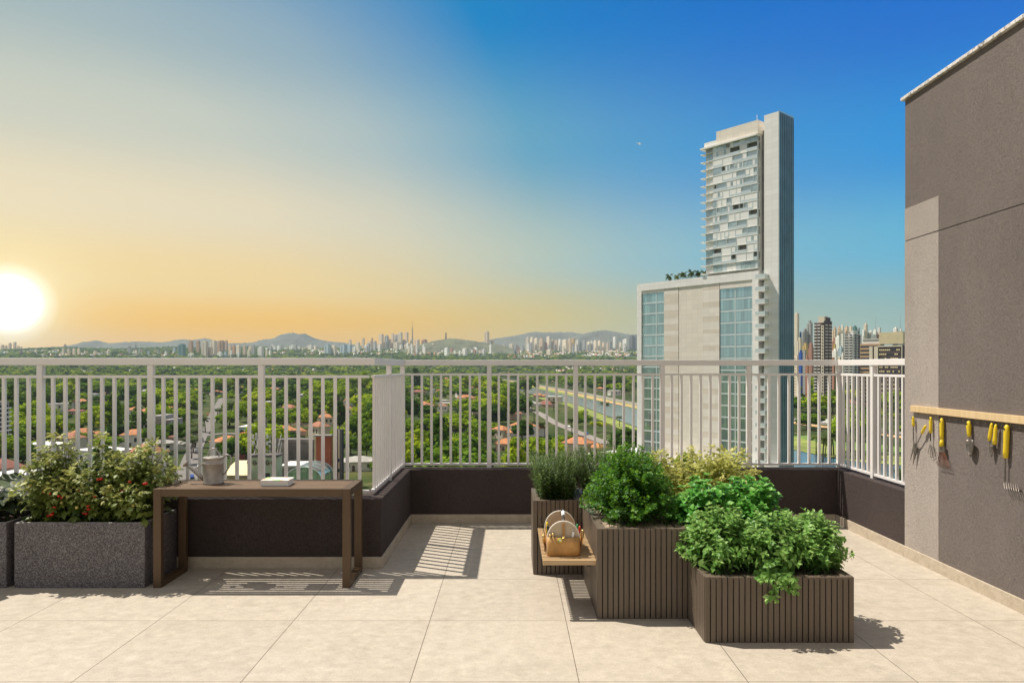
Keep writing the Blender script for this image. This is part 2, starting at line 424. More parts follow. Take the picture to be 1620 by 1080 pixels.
# ------------------------------------------------------------------ watering can
cx, cy, cz = -2.372, 5.575, .752
t = thing('watering_can', (cx,cy,cz), 'dented grey zinc watering can standing on the slatted table', 'watering can')
build('body', MB().lathe([(.083,0),(.0855,.004),(.083,.010),(.080,.02),(.0815,.10),(.081,.165),(.0845,.168),(.0845,.176),(.0815,.18),(.0815,.212),(.0845,.214),(.0845,.222),(.079,.222),(.079,.214)], (cx,cy,cz), 32), M['zinc'], t, smooth=False)
build('hood', MB().lathe([(.0805,0),(.077,.004),(.02,.010)], (cx,cy,cz+.2225), 28), M['zinc'], t)
sp = [(cx-.07,cy,cz+.035),(cx-.11,cy,cz+.065),(cx-.21,cy,cz+.145),(cx-.222,cy,cz+.155)]
build('spout', MB().tube(sp, [.024,.022,.012,.012], 14), M['zinc'], t, smooth=True)
d = Vector((-.8,0,.6)).normalized(); p = Vector(sp[-1])
rose = MB().tube([p, p+d*.012, p+d*.020, p+d*.024], [.012,.026,.031,.026], 18)
build('rose', rose, M['zinc'], t, smooth=False)
build('brace', MB().tube([(cx-.075,cy,cz+.175),(cx-.165,cy,cz+.115)], .0045, 8), M['zinc'], t)
arc = [(cx-.045+.0*a, cy, cz+.222) for a in (0,)] + [(cx-.0+.047*math.cos(math.pi-a), cy, cz+.222+.075*math.sin(a)) for a in [math.pi*k/12 for k in range(13)]]
build('handle', MB().tube(arc[1:], .006, 8), M['zinc'], t, smooth=True)
bk = [(cx+.078,cy,cz+.21),(cx+.11,cy,cz+.245),(cx+.145,cy,cz+.235),(cx+.155,cy,cz+.20),(cx+.135,cy,cz+.14),(cx+.10,cy,cz+.085),(cx+.078,cy,cz+.07)]
build('handle', MB().tube(bk, .006, 8), M['zinc'], t, smooth=True)
for s in t.children: 
    if s.type == 'MESH' and s.name.startswith('body'): s.data.polygons.foreach_set('use_smooth', [True]*len(s.data.polygons))

for o_ in t.children:
    o_.data.transform(__import__('mathutils').Matrix.Scale(.93, 4))
# ------------------------------------------------------------------ book
t = thing('book', (-1.845,5.52,.752), 'thick white book with a green and orange cover lying on the table', 'book')
x0, x1, y0, y1 = -1.952, -1.735, 5.44, 5.60
build('pages', MB().box(x0+.003, x1-.004, y0+.003, y1-.003, .756, .792), M['paper'], t)
bkm = MB().box(x0, x1, y0, y1, .752, .7555).box(x0, x0+.003, y0, y1, .756, .792)
build('back_cover', bkm, M['white'], t)
build('front_cover', MB().box(x0, x1, y0, y1, .7925, .796), M['cover'], t, .001)

# ------------------------------------------------------------------ granite planters
def granite_planter(x0, x1, y0, y1, h, label):
    t = thing('stone_planter', ((x0+x1)/2,(y0+y1)/2,0), label, 'planter', 'speckled stone planters')
    w = .03
    m = MB()
    V = [(x0,y0),(x1,y0),(x1,y1),(x0,y1)]; I = [(x0+w,y0+w),(x1-w,y0+w),(x1-w,y1-w),(x0+w,y1-w)]
    vs = [(x,y,0) for x,y in V]+[(x,y,h) for x,y in V]+[(x,y,h) for x,y in I]+[(x,y,h-.12) for x,y in I]
    fs = []; mi = []
    for k in range(4):
        j = (k+1)%4
        fs += [(k,j,4+j,4+k),(4+k,4+j,8+j,8+k),(8+k,8+j,12+j,12+k)]; mi += [0,1,0]
    m.add(vs, fs); m.m = mi
    build('trough', m, [M['granite'], M['granite_rim']], t, .004)
    so_ = MB(); nx, ny = 24, 12
    for j in range(ny+1):
        for i in range(nx+1): so_.v.append((x0+w+(x1-x0-2*w)*i/nx, y0+w+(y1-y0-2*w)*j/ny, h-.055+rng.uniform(-.012,.018)))
    for j in range(ny):
        for i in range(nx): so_.f.append((j*(nx+1)+i, j*(nx+1)+i+1, (j+1)*(nx+1)+i+1, (j+1)*(nx+1)+i)); so_.m.append(0)
    build('soil', so_, M['soil'], t, smooth=True)
granite_planter(-3.775,-2.785,5.32,5.83,.494,'speckled grey stone planter full of tomato plants')
granite_planter(-4.825,-3.835,5.32,5.83,.494,'speckled grey stone planter holding a broad leaved vegetable')

# ------------------------------------------------------------------ slat clad planters
def slat_planter(x0, x1, y0, y1, h, label, rim=.06, rimcol='slat_brown', soil='mulch', pitch=.0357, soil_inset=None):
    t = thing('slatted_planter', ((x0+x1)/2,(y0+y1)/2,0), label, 'planter', 'brown slatted planter boxes')
    th = .016
    build('backing', MB().box(x0+th, x1-th, y0+th, y1-th, 0, h-.12), M['gap_dark'], t)
    m = MB()
    n = max(3, round((x1-x0)/pitch)); p = (x1-x0)/n
    for k in range(n):
        m.box(x0+k*p+.0032, x0+(k+1)*p-.0032, y0, y0+th-.001, 0, h); m.box(x0+k*p+.0032, x0+(k+1)*p-.0032, y1-th+.001, y1, 0, h)
    ny = max(3, round((y1-y0-2*th)/pitch)); p = (y1-y0-2*th)/ny
    for k in range(ny):
        m.box(x0, x0+th-.001, y0+th+k*p+.0032, y0+th+(k+1)*p-.0032, 0, h); m.box(x1-th+.001, x1, y0+th+k*p+.0032, y0+th+(k+1)*p-.0032, 0, h)
    build('slat_cladding', m, M['slat_brown'], t, .0012)
    a, b, c, d = x0+th, x1-th, y0+th, y1-th
    fr = MB().box(a,b,c,c+rim-th,h-.13,h-.004).box(a,b,d-rim+th,d,h-.13,h-.004).box(a,a+rim-th,c+rim-th,d-rim+th,h-.13,h-.004).box(b-rim+th,b,c+rim-th,d-rim+th,h-.13,h-.004)
    build('rim_frame', fr, M['slat_brown'], t)
    so_ = MB(); nx, ny = 16, 16
    a, b, c, d = x0+rim, x1-rim, y0+rim, y1-rim
    for j in range(ny+1):
        for i in range(nx+1): so_.v.append((a+(b-a)*i/nx, c+(d-c)*j/ny, h-.022+rng.uniform(-.008,.01)))
    for j in range(ny):
        for i in range(nx): so_.f.append((j*(nx+1)+i, j*(nx+1)+i+1, (j+1)*(nx+1)+i+1, (j+1)*(nx+1)+i)); so_.m.append(0)
    build('soil', so_, M[soil], t, smooth=True)
    return t
slat_planter(.171,.565,5.665,6.255,.597,'brown slatted planter box with rosemary, behind the tool bag')
slat_planter(.567,1.169,4.666,6.255,.600,'tall brown slatted planter box with the dense parsley bush')
slat_planter(1.171,2.082,4.264,5.22,.399,'low brown slatted planter box with mint, closest to the camera', soil='soil')
slat_planter(1.171,1.86,5.225,6.255,.600,'brown slatted planter box hidden under the yellow leaved plants', soil='soil')

# bench hung between two planters
t = thing('slatted_bench', (.388,5.18,.35), 'small oak slatted bench fixed between two brown planters', 'bench')
x0, x1, y0, y1, zt = .207, .566, 4.706, 5.664, .380
m = MB(); n = 25; p = (y1-y0-.03)/n
for k in range(n): m.box(x0, x1, y0+.031+k*p+.0165, y0+.031+(k+1)*p, zt-.022, zt)
build('slats', m, M['bench_wood'], t, .0015)
build('front_board', MB().box(x0, x1, y0, y0+.03, zt-.034, zt), M['bench_wood'], t, .002)
for xa in (x0+.03, x1-.06): build('support_rail', MB().box(xa, xa+.03, y0+.03, y1, zt-.05, zt-.0225), M['gap_dark'], t)

# ------------------------------------------------------------------ tool bag
bx0, bx1, by0, by1, bz = .243, .463, 4.80, 5.16, .381
t = thing('tool_bag', ((bx0+bx1)/2,(by0+by1)/2,bz), 'tan leather garden tool bag with cream arched ends and a black handle', 'bag')
cxm = (bx0+bx1)/2
def arch(x0, x1, z0, zs, zt, y, n=18):
    a = (x1-x0)/2; c = (x0+x1)/2
    return [(x0,y,z0),(x1,y,z0)] + [(c+a*math.cos(math.pi*k/n), y, zs+(zt-zs)*math.sin(math.pi*k/n)) for k in range(n+1)]
for y in (by0+.012, by1-.006):
    e = build('end_panel', MB().prism(arch(bx0,bx1,bz,bz+.12,bz+.237,y), (0,.006,0)), M['canvas'], t)
    pts = arch(bx0,bx1,bz,bz+.12,bz+.237,y+.003)
    build('piping', MB().tube([pts[0]]+pts[-1:1:-1]+[pts[1]], .0042, 8), M['piping'], e, smooth=True)
m = MB()
nn = 14
fr = []
for i in range(nn+1):
    u = i/nn; fr.append((bx0-.002+(bx1-bx0+.004)*u, by0+.004-.012*math.sin(math.pi*u)-.003*math.sin(3*math.pi*u)))
for j, z in enumerate((0,.04,.085,.128)):
    for i,(x,y) in enumerate(fr): m.v.append((x, y-(.004 if j in (1,2) else 0), bz+z+(.004*math.sin(9*i/nn) if j == 3 else 0)))
for j in range(3):
    for i in range(nn): m.f.append((j*(nn+1)+i, j*(nn+1)+i+1, (j+1)*(nn+1)+i+1, (j+1)*(nn+1)+i)); m.m.append(0)
po = build('pocket', m, M['leather'], t, smooth=True); sm = po.modifiers.new('thick','SOLIDIFY'); sm.thickness = .003
for s, xx in ((-1, bx0), (1, bx1)):
    m = MB().prism([(xx,by0+.018,bz),(xx,by1-.008,bz),(xx,by1-.008,bz+.11),(xx,by0+.018,bz+.11)], (s*.004,0,0))
    e = build('side_panel', m, M['leather'], t)
    m = MB().prism([(xx+s*.005,by0+.05,bz+.01),(xx+s*.005,by1-.04,bz+.01),(xx+s*.03,by1-.05,bz+.10),(xx+s*.03,by0+.06,bz+.10)], (s*.003,0,0))
    build('side_pocket', m, M['leather'], e)
build('base', MB().box(bx0+.003,bx1-.003,by0+.019,by1-.008,bz,bz+.008), M['leather'], t)
hy0, hy1, hz = by0+.02, by1-.01, bz+.232
build('handle', MB().tube([(cxm,hy0-.004,hz-.045),(cxm+.002,hy0+.01,hz-.01),(cxm+.004,hy0+.06,hz+.018),(cxm+.012,hy1-.06,hz+.026),(cxm+.012,hy1,hz-.0)], .008, 10), M['black'], t, smooth=True)
build('grip', MB().tube([(cxm+.007,hy0+.10,hz+.022),(cxm+.012,hy0+.20,hz+.026)], .013, 12), M['white'], t, smooth=True)
stp = build('strap', MB().box(cxm-.008,cxm+.008,by0-.0,by0+.003,bz+.126,bz+.225), M['strap'], t)
bk = MB().box(cxm-.009,cxm+.009,by0-.016,by0-.010,bz+.128,bz+.14)
ring = [(cxm+.011*math.cos(a), by0-.017, bz+.120+.011*math.sin(a)) for a in [2*math.pi*k/14 for k in range(15)]]
bk.tube(ring, .002, 6)
build('buckle', bk, M['brass'], stp)
G = 'small tools kept in the tan bag'
# loose things in and on the bag
tp = thing('tape_roll', (cxm-.026,by0-.03,bz+.118), 'little roll of yellow and green tape hung on the bag front', 'tape')
ro = MB()
a0 = Vector((cxm-.026,by0-.016,bz+.116)); 
build('tape', MB().tube([a0+Vector((0,-.010,0)),a0+Vector((0,.0,0))], .0145, 20), simple('yellow tape', (.75,.62,.05), .5), tp)
build('core', MB().tube([a0+Vector((0,-.0125,0)),a0+Vector((0,.001,0))], .007, 16), M['white'], tp)
build('edge', MB().tube([a0+Vector((-.012,-.011,-.006)),a0+Vector((-.006,-.011,-.012))], .004, 8), M['greenp'], tp)
pl = thing('plant_label', (cxm+.065,by0+.01,bz+.13), 'white plastic plant label standing in the bag pocket', 'plant label', G)
build('tag', MB().prism([(cxm+.050,by0+.002,bz+.09),(cxm+.066,by0+.002,bz+.09),(cxm+.074,by0+.002,bz+.176),(cxm+.068,by0+.002,bz+.183),(cxm+.062,by0+.002,bz+.178)], (0,.003,0)), M['white'], pl, .001)
build('hole_rim', MB().tube([(cxm+.067,by0-.0005,bz+.172),(cxm+.067,by0+.001,bz+.172)], .004, 10), M['gap_dark'], pl)
for i, (dx, lab, h) in enumerate(((-.092,'short brass knob ended peg at the pocket edge, beside the bag corner',.142),(-.072,'rounder brass peg standing in the pocket nearer the strap',.150))):
    pg = build('peg', MB().tube([(cxm+dx,by0+.001,bz+.09),(cxm+dx,by0+.001,bz+h-.006)], .005, 8).ball((cxm+dx,by0+.001,bz+h), .009), M['brass'], smooth=True); tag(pg, lab, 'peg', G)
for dx, dy, tip, lab in ((bx0+.01,by1-.03,(-.045,0,.165),'thin wire stake leaning out over the bare side of the bag'),(bx1-.004,by1-.02,(.045,.01,.20),'thin dark wire stake leaning out towards the parsley planter')):
    st = thing('plant_stake', (dx,dy,bz+.05), lab, 'stake', G)
    b0 = Vector((dx,dy,bz+.02)); b1 = b0+Vector(tip)
    build('rod', MB().tube([b0,b1], .0022, 6), M['black'], st); build('loop', MB().tube([b1+Vector((.006*math.cos(a),0,.006+.006*math.sin(a))) for a in [2*math.pi*k/10 for k in range(11)]], .0018, 5), M['black'], st)
def hand_tool(base, d, hl, mat, lab, r=.008, blade=True):
    tl = thing('hand_tool', base, lab, 'hand tool', G)
    b0 = Vector(base); d = Vector(d).normalized()
    build('handle', MB().tube([b0+d*.06,b0+d*(.06+hl*.3),b0+d*(.06+hl*.8),b0+d*(.06+hl)], [r*.8,r,r*1.1,r*.6], 10), mat, tl, smooth=True)
    build('shaft', MB().tube([b0,b0+d*.062], r*.4, 8), M['steel'], tl)
hand_tool((bx1+.004,by0+.10,bz+.05),(.05,.0,1),.075,M['red'],'red handled hand tool at the planter side of the bag')
hand_tool((bx1-.010,by0+.07,bz+.06),(.0,.0,1),.085,M['greenp'],'green handled hand tool beside the red one in the bag')
hand_tool((bx1+.018,by0+.09,bz+.03),(.12,.1,1),.07,M['brass'],'brass coloured hand tool in the side pocket facing the planter',.010)
hand_tool((bx0-.014,by0+.08,bz+.01),(-.1,0,1),.06,M['brass'],'brass coloured hand tool in the pocket on the open side',.010)
hand_tool((bx0+.012,by0+.16,bz+.05),(-.05,0,1),.09,M['yellow'],'yellow handled hand tool upright behind the bag front')
hand_tool((bx0+.02,by0+.05,bz+.08),(-.15,.1,1),.06,M['black'],'black handled hand tool lying inside the bag')

# ------------------------------------------------------------------ tool board with hooks
t = thing('tool_board', (3.46,4,1.31), 'pale birch board on the taupe wall with small nails under it', 'board')
build('board', MB().box(3.45,3.4775,.5,6.08,1.288,1.342), M['board_wood'], t, .002)
XW = 3.45
for k in range(28):
    y = 5.98-.085*k
    if y < 4.0: break
    build('nail', MB().tube([(3.463,y,1.289),(3.463,y,1.262),(3.458,y-.004,1.256)], .0018, 5), M['steel'], t)
def W(px, py, off=.035):
    X = 3.48-off*.62; Y = X*F/(px-810); return Vector((X, Y, H-(py-580)*Y/F))
def wz(u, v, off=.035): return W(1420+u/6, 620+v/6, off)
GT = 'yellow handled garden tools hung on the wall'
def tool(name, pos, lab, cat): return thing(name, pos, lab, cat, GT)
def handle(t, a, b, r, prof=(.75,1,.92,1.0,.8), hole=True):
    a, b = Vector(a), Vector(b); n = len(prof)
    pts = [a+(b-a)*k/(n-1) for k in range(n)]
    hb = build('handle', MB().tube([a-(b-a).normalized()*r*.7]+pts, [r*.4]+[r*q for q in prof], 12), M['yellow'], t, smooth=True)
    if hole:
        c = a+(b-a)*.07+Vector((-r*.95,0,0)); build('hole', MB().ball(c, r*.35, 8, 5), M['black'], hb)
def hang(t, top): build('hook', MB().tube([top+Vector((0,0,-.004)), top+Vector((0.0,0,.028))], .0017, 5), M['steel'], t)
# 1 shears
t = tool('garden_shears', wz(160,490), 'open yellow handled hedge shears hanging at the end of the board', 'shears')
handle(t, wz(148,240), wz(150,325), .0115); hang(t, wz(148,240))
build('arm', MB().tube([wz(150,320),wz(150,460),wz(158,492)], .0045, 8), M['steel'], t)
handle(t, wz(265,322,.05), wz(230,392,.05), .0125, hole=False)
build('arm', MB().tube([wz(232,390,.05),wz(190,480,.045),wz(165,500,.04)], .0045, 8), M['steel'], t)
def blade(t, base_l, base_r, tip, off=.004, mat='steel', name='blade'):
    build(name, MB().prism([base_l, base_r, tip], (off,0,0)), M[mat], t)
blade(t, wz(150,488,.036), wz(172,494,.036), wz(118,645,.036)); blade(t, wz(158,500,.042), wz(185,496,.042), wz(145,690,.042))
build('pivot', MB().tube([wz(166,494,.034),wz(166,494,.052)], .008, 10), M['steel'], t)
# 2 cultivator
t = tool('hand_cultivator', wz(315,390), 'yellow handled wire cultivator hanging between the shears and the fan broom', 'cultivator')
handle(t, wz(315,246), wz(314,388), .013); hang(t, wz(315,246))
build('shaft', MB().tube([wz(313,385),wz(312,465)], .0045, 8), M['black'], t)
for u, v in ((290,580),(310,612),(328,600),(340,625),(362,610)): build('tine', MB().tube([wz(312,462), wz(312+(u-312)*.45,520,.045), wz(312+(u-312)*.9,v-25,.045), wz(u,v,.03)], .0022, 6), M['steel'], t, smooth=True)
# 3 fan broom
t = tool('fan_broom', wz(420,400), 'yellow handled fan broom with rusty wire bristles', 'hand rake')
handle(t, wz(420,262), wz(420,452), .017, (.8,1,.92,.92,.8)); hang(t, wz(420,262))
build('socket', MB().tube([wz(420,445),wz(420,515)], [.012,.02], 12), M['yellow'], t, smooth=True)
build('neck', MB().prism([wz(401,515,.045),wz(440,515,.045),wz(446,570,.045),wz(394,570,.045)], (.014,0,0)), M['steel'], t)
for k in range(13):
    q = k/12; a = wz(398+q*46,566,.042); b = wz(376+q*118,690+q*14,.05); c = wz(385+q*118,700+q*40,.03)
    build('bristle', MB().tube([a, a+(b-a)*.6, b, c], .0015, 5), M['rust'], t)
# 4 trowel
t = tool('hand_trowel', wz(676,400), 'yellow handled trowel with a pointed steel blade', 'trowel')
handle(t, wz(676,290), wz(679,425), .0185, (.8,1,.85,.75,.62)); hang(t, wz(676,290))
build('shaft', MB().tube([wz(680,424),wz(682,462,.045)], .006, 8), M['steel'], t)
rows = [(648,716,452),(645,722,475),(650,722,520),(658,716,560),(672,708,590),(690,700,612)]
m = MB()
for l, r_, v in rows:
    c = (l+r_)/2
    for u, o in ((l,.05),((l+c)/2,.036),(c,.030),((r_+c)/2,.036),(r_,.05)): m.v.append(tuple(wz(u,v,o)))
for j in range(5):
    for i in range(4): m.f.append((j*5+i,j*5+i+1,(j+1)*5+i+1,(j+1)*5+i)); m.m.append(0)
bl = build('blade', m, M['steel'], t, smooth=True); bl.modifiers.new('thick','SOLIDIFY').thickness = .003
# 5 pruner
t = tool('secateurs', wz(900,400), 'yellow handled secateurs hanging between the trowel and the long rake', 'secateurs')
handle(t, wz(893,305,.045), wz(870,460,.045), .0125, (.7,.9,1,1,.9), False); handle(t, wz(933,318,.04), wz(920,495,.04), .013, (.7,1,.9,1.1,1.1), False); hang(t, wz(893,305))
build('blade', MB().prism([wz(870,458,.043),wz(908,500,.043),wz(903,575,.043),wz(886,620,.043),wz(870,560,.043)], (.004,0,0)), M['steel'], t)
build('hook_blade', MB().prism([wz(886,470,.038),wz(925,495,.038),wz(905,560,.038),wz(893,600,.038)], (.004,0,0)), M['steel'], t)
build('pivot', MB().tube([wz(893,508,.035),wz(893,508,.054)], .009, 12), M['zinc'], t)
# 6 rake
t = tool('hand_rake', wz(1036,600), 'long yellow handled iron rake, nearest of the tools', 'rake')
handle(t, wz(1038,328), wz(1025,625), .019, (.85,1,.95,.9,.95,.85)); hang(t, wz(1038,328))
build('shaft', MB().tube([wz(1020,620),wz(1018,850)], .0058, 8), M['steel'], t)
build('head', MB().tube([wz(1008,855),wz(1145,878)], .0042, 8), M['steel'], t)
for k in range(7):
    q = k/6; a = wz(1010+q*133,856+q*22); b = wz(1014+q*133,895+q*30,.05); c = wz(1018+q*133,915+q*32,.062)
    build('tine', MB().tube([a,b,c], [.0035,.003,.0015], 6), M['steel'], t)
# ================================================================== PLANTS ON THE TERRACE
def nv(v): return v/ (np.linalg.norm(v)+1e-9)
def leaf_template(kind):
    """leaf along +x, length 1, normal +z: verts, tris"""
    if kind == 'oval':
        prof = [(0,.02),(.15,.20),(.4,.30),(.65,.24),(.85,.11)]; wav = .0
    elif kind == 'crinkle':
        prof = [(0,.05),(.12,.30),(.35,.42),(.6,.38),(.82,.2)]; wav = .05
    elif kind == 'small':
        prof = [(0,.05),(.35,.34),(.7,.24)]; wav = 0
    elif kind == 'needle':
        prof = [(0,.06),(.5,.085)]; wav = 0
    elif kind == 'broad':
        prof = [(0,.06),(.08,.34),(.25,.46),(.45,.44),(.65,.36),(.82,.2)]; wav = .05
    V = []; T = []
    n = len(prof)
    for i, (x, w) in enumerate(prof):
        droop = -.22*x*x
        s = wav*(1 if i % 2 else -1)
        V += [(x, -w, droop+.32*w+s), (x, 0, droop), (x, w, droop+.32*w+s)]
    V.append((1, 0, -.26)); tip = len(V)-1
    for i in range(n-1):
        a = i*3; b = a+3
        T += [(a,b,a+1),(a+1,b,b+1),(a+1,b+1,a+2),(a+2,b+1,b+2)]
    a = (n-1)*3; T += [(a,tip,a+1),(a+1,tip,a+2)]
    return np.array(V), np.array(T)
def compound(kind, n_pairs, w=.42, leaf=.42):
    V0, T0 = leaf_template(kind); VV = []; TT = []; o = 0
    def put(px, ang, s):
        nonlocal o
        c, sn = math.cos(ang), math.sin(ang)
        P = V0*s; Q = np.stack([px+P[:,0]*c-P[:,1]*sn, P[:,0]*sn+P[:,1]*c, P[:,2]-.25*px*px], 1)
        VV.append(Q); TT.append(T0+o); o += len(Q)
    for k in range(n_pairs):
        x = .18+.55*k/max(1, n_pairs-1) if n_pairs > 1 else .45
        for s in (1,-1): put(x, s*1.05, leaf*(.75+.25*math.sin(2.2*(k+.6))))
    put(.6, 0, leaf*1.05)
    # rachis
    VV.append(np.array([(0,-.012,0),(0,.012,0),(.65,.012,-.1),(.65,-.012,-.1)])); TT.append(np.array([(0,1,2),(0,2,3)])+o)
    return np.concatenate(VV), np.concatenate(TT)
TPL = {k: leaf_template(k) for k in ('oval','crinkle','small','needle','broad')}
TPL['tomato'] = compound('oval', 2, leaf=.50); TPL['parsley'] = compound('small', 1, leaf=.6)

class Plant:
    def __init__(s): s.pos=[]; s.dir=[]; s.nrm=[]; s.sc=[]; s.var=[]; s.st = MB()
    def leaf(s, p, d, n, sc_, var): s.pos.append(p); s.dir.append(d); s.nrm.append(n); s.sc.append(sc_); s.var.append(var)
    def make(s, t, tpl, mleaf, mstem):
        V0, T0 = TPL[tpl]
        P = np.array(s.pos); D = np.array(s.dir); N = np.array(s.nrm); S = np.array(s.sc)
        D /= np.linalg.norm(D, axis=1)[:,None]; N = N - D*(N*D).sum(1)[:,None]; N /= np.linalg.norm(N, axis=1)[:,None]+1e-9
        B = np.cross(N, D)
        V = P[:,None,:] + S[:,None,None]*(V0[None,:,0:1]*D[:,None,:] + V0[None,:,1:2]*B[:,None,:] + V0[None,:,2:3]*N[:,None,:])
        k = len(V0); Tt = (T0[None] + (np.arange(len(P))*k)[:,None,None]).reshape(-1,3)
        np_mesh('foliage', V.reshape(-1,3), None, mleaf, t, attr=np.repeat(np.array(s.var), k), tris=Tt, smooth=True)
        if s.st.v: build('stem', s.st, mstem, t, smooth=True)

def bez(a, b, bend, n):
    a, b = np.array(a), np.array(b); m = (a+b)/2+np.array(bend); out = []
    for i in range(n+1):
        u = i/n; out.append((1-u)**2*a + 2*u*(1-u)*m + u*u*b)
    return out
UP = np.array((0,0,1.0))
def shrub(t, bases, tips_fn, nst, mleaf, mstem, tpl, size, spacing, start=.25, pairs=2, droop=.0, stem_r=.003, curl=.5, seed=1, up=.55, tipvar=.3, bendz=.06):
    r = random.Random(seed); P = Plant()
    for i in range(nst):
        b = bases(r); tip = tips_fn(r, b)
        L = math.dist(b, tip)
        pts = bez(b, tip, (r.uniform(-.03,.03), r.uniform(-.03,.03), bendz*r.random()), 6)
        P.st.tube([tuple(p) for p in pts], [stem_r*(1-.6*k/6) for k in range(7)], 4, cap=False)
        n = max(2, int(L*(1-start)/spacing)); ph = r.uniform(0,6.28)
        for k in range(n+1):
            u = start+(1-start)*k/n; x = u*6; j = min(5, int(x)); p = pts[j]+(pts[j+1]-pts[j])*(x-j)
            ax = nv(pts[j+1]-pts[j]); sx = nv(np.cross(ax, (.31,.93,.2))); sy = np.cross(ax, sx)
            ph += 1.571+r.uniform(-.3,.3)
            for q in range(pairs):
                a = ph+q*6.283/pairs+r.uniform(-.3,.3)
                out = sx*math.cos(a)+sy*math.sin(a)
                d = out*(1-.35*u)+ax*(up*(.4+.8*u))+np.array((0,0,-droop))+nrng.normal(0,.12,3)
                nn = ax*1.0+UP*.7-out*.2+nrng.normal(0,.25*curl*2,3)
                s = size*(1.05-.45*u**3)*r.uniform(.7,1.2)
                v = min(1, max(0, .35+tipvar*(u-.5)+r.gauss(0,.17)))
                P.leaf(p, d, nn, s, v)
        # tip leaves
        for q in range(3):
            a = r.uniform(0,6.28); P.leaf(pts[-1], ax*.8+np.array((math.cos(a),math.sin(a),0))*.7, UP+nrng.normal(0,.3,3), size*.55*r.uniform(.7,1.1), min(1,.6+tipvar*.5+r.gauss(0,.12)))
    P.make(t, tpl, mleaf, mstem)
    return P
ML = {
 'tomato': leafmat('tomato leaf', srgb(56,80,28), srgb(120,136,60), srgb(212,208,132), .32),
 'broad': leafmat('broad vegetable leaf', srgb(34,46,30), srgb(66,82,50), srgb(110,120,78), .2),
 'rosemary': leafmat('rosemary needle', srgb(42,66,26), srgb(92,122,52), srgb(160,178,100), .25),
 'parsley': leafmat('parsley leaf', srgb(18,56,8), srgb(64,124,20), srgb(164,206,64), .26),
 'mint': leafmat('mint leaf', srgb(60,104,40), srgb(122,170,80), srgb(196,222,140), .34),
 'basil': leafmat('basil leaf', srgb(40,104,34), srgb(94,164,62), srgb(172,216,118), .32, .4),
 'yellow': leafmat('yellow leaf', srgb(90,106,34), srgb(178,180,82), srgb(240,234,158), .38),
 'yellowstem': simple('yellow green stem', srgb(120,120,60), .6), 'greenstem': simple('green stem', srgb(70,84,40), .6),
 'darkstem': simple('dark stem', srgb(58,56,36), .7), 'reed': simple('pale stem', srgb(140,140,80), .6)}
def rect(x0, x1, y0, y1, z): return lambda r: (r.uniform(x0,x1), r.uniform(y0,y1), z)
def dome(cx, cy, rx, ry, z0, h, e=2.0, jit=.08, low=.25):
    def f(r, b):
        while True:
            u, v = r.uniform(-1,1), r.uniform(-1,1)
            if u*u+v*v < 1: break
        hh = (1-(u*u+v*v)**(e/2))
        return (cx+u*rx, cy+v*ry, z0+h*(low+(1-low)*hh)*(1+r.uniform(-jit,jit)))
    return f
# tomato plants
m_tom = simple('ripe tomato', (.52,.022,.010), .25, 0, .08); m_cal = simple('tomato calyx', (.10,.20,.03), .6)
tspec = [(-3.56,'tomato plant with red fruit, at the stone planter end away from the table',1),(-3.27,'tomato plant with red fruit in the middle of the stone planter',2),(-2.99,'tomato plant with red fruit leaning towards the slatted table',3)]
m_tomy = simple('unripe tomato', (.55,.50,.14), .25, 0, .1)
fruit_px = [[(322,376,1),(300,380,0)],[],[]]
def at(px, py, Y): return Vector(((px-810)/F*Y, Y, H-(py-580)/F*Y))
fr = {1: [(70,777),(75,772),(78,780),(82,813),(77,815),(86,802),(85,808),(98,786),(93,784)], 2: [(125,776),(131,771),(122,778),(155,758),(160,757),(150,784),(146,780),(139,799),(137,812),(132,811),(140,805)], 3: [(193,776),(188,780),(205,762),(228,765),(231,764)]}
for cx_, lab, sd in tspec:
    t = thing('tomato_plant', (cx_,5.57,.44), lab, 'tomato plant', 'tomato plants')
    shrub(t, rect(cx_-.13,cx_+.13,5.45,5.70,.44), dome(cx_+(.08 if sd == 3 else -.05 if sd == 1 else 0),5.55,.30,.26,.56,.50,2,.16,.1), 42, ML['tomato'], ML['darkstem'], 'tomato', .128, .058, .18, 2, .35, .0042, .5, 40+sd, .35, .5)
    for (px, py) in fr[sd]:
        Y = 5.36+rng.random()*.06; p = at(px,py,Y); rr = .0135*rng.uniform(.85,1.1)
        o = build('tomato', MB().ball(p, (rr,rr,rr*.92), 14, 9), m_tom, t, smooth=True)
        cl = MB()
        for k in range(5):
            a = 6.283*k/5; cl.add([p+Vector((0,0,rr*.9)), p+Vector((rr*.9*math.cos(a-.3),rr*.9*math.sin(a-.3),rr*.75)), p+Vector((rr*1.2*math.cos(a),rr*1.2*math.sin(a),rr*.8)), p+Vector((rr*.9*math.cos(a+.3),rr*.9*math.sin(a+.3),rr*.75))], [(0,1,2,3)])
        cl.tube([p+Vector((0,0,rr*.85)), p+Vector((.004,.012,rr*2.4)), p+Vector((.01,.05,rr*4))], .0013, 4)
        build('calyx', cl, m_cal, o)
    for k in range(3):
        p = Vector((cx_+rng.uniform(-.2,.2), 5.36+rng.random()*.1, rng.uniform(.6,.8))); rr = .013
        build('tomato', MB().ball(p, rr, 12, 8), m_tomy, t, smooth=True, label='unripe yellow green tomato')
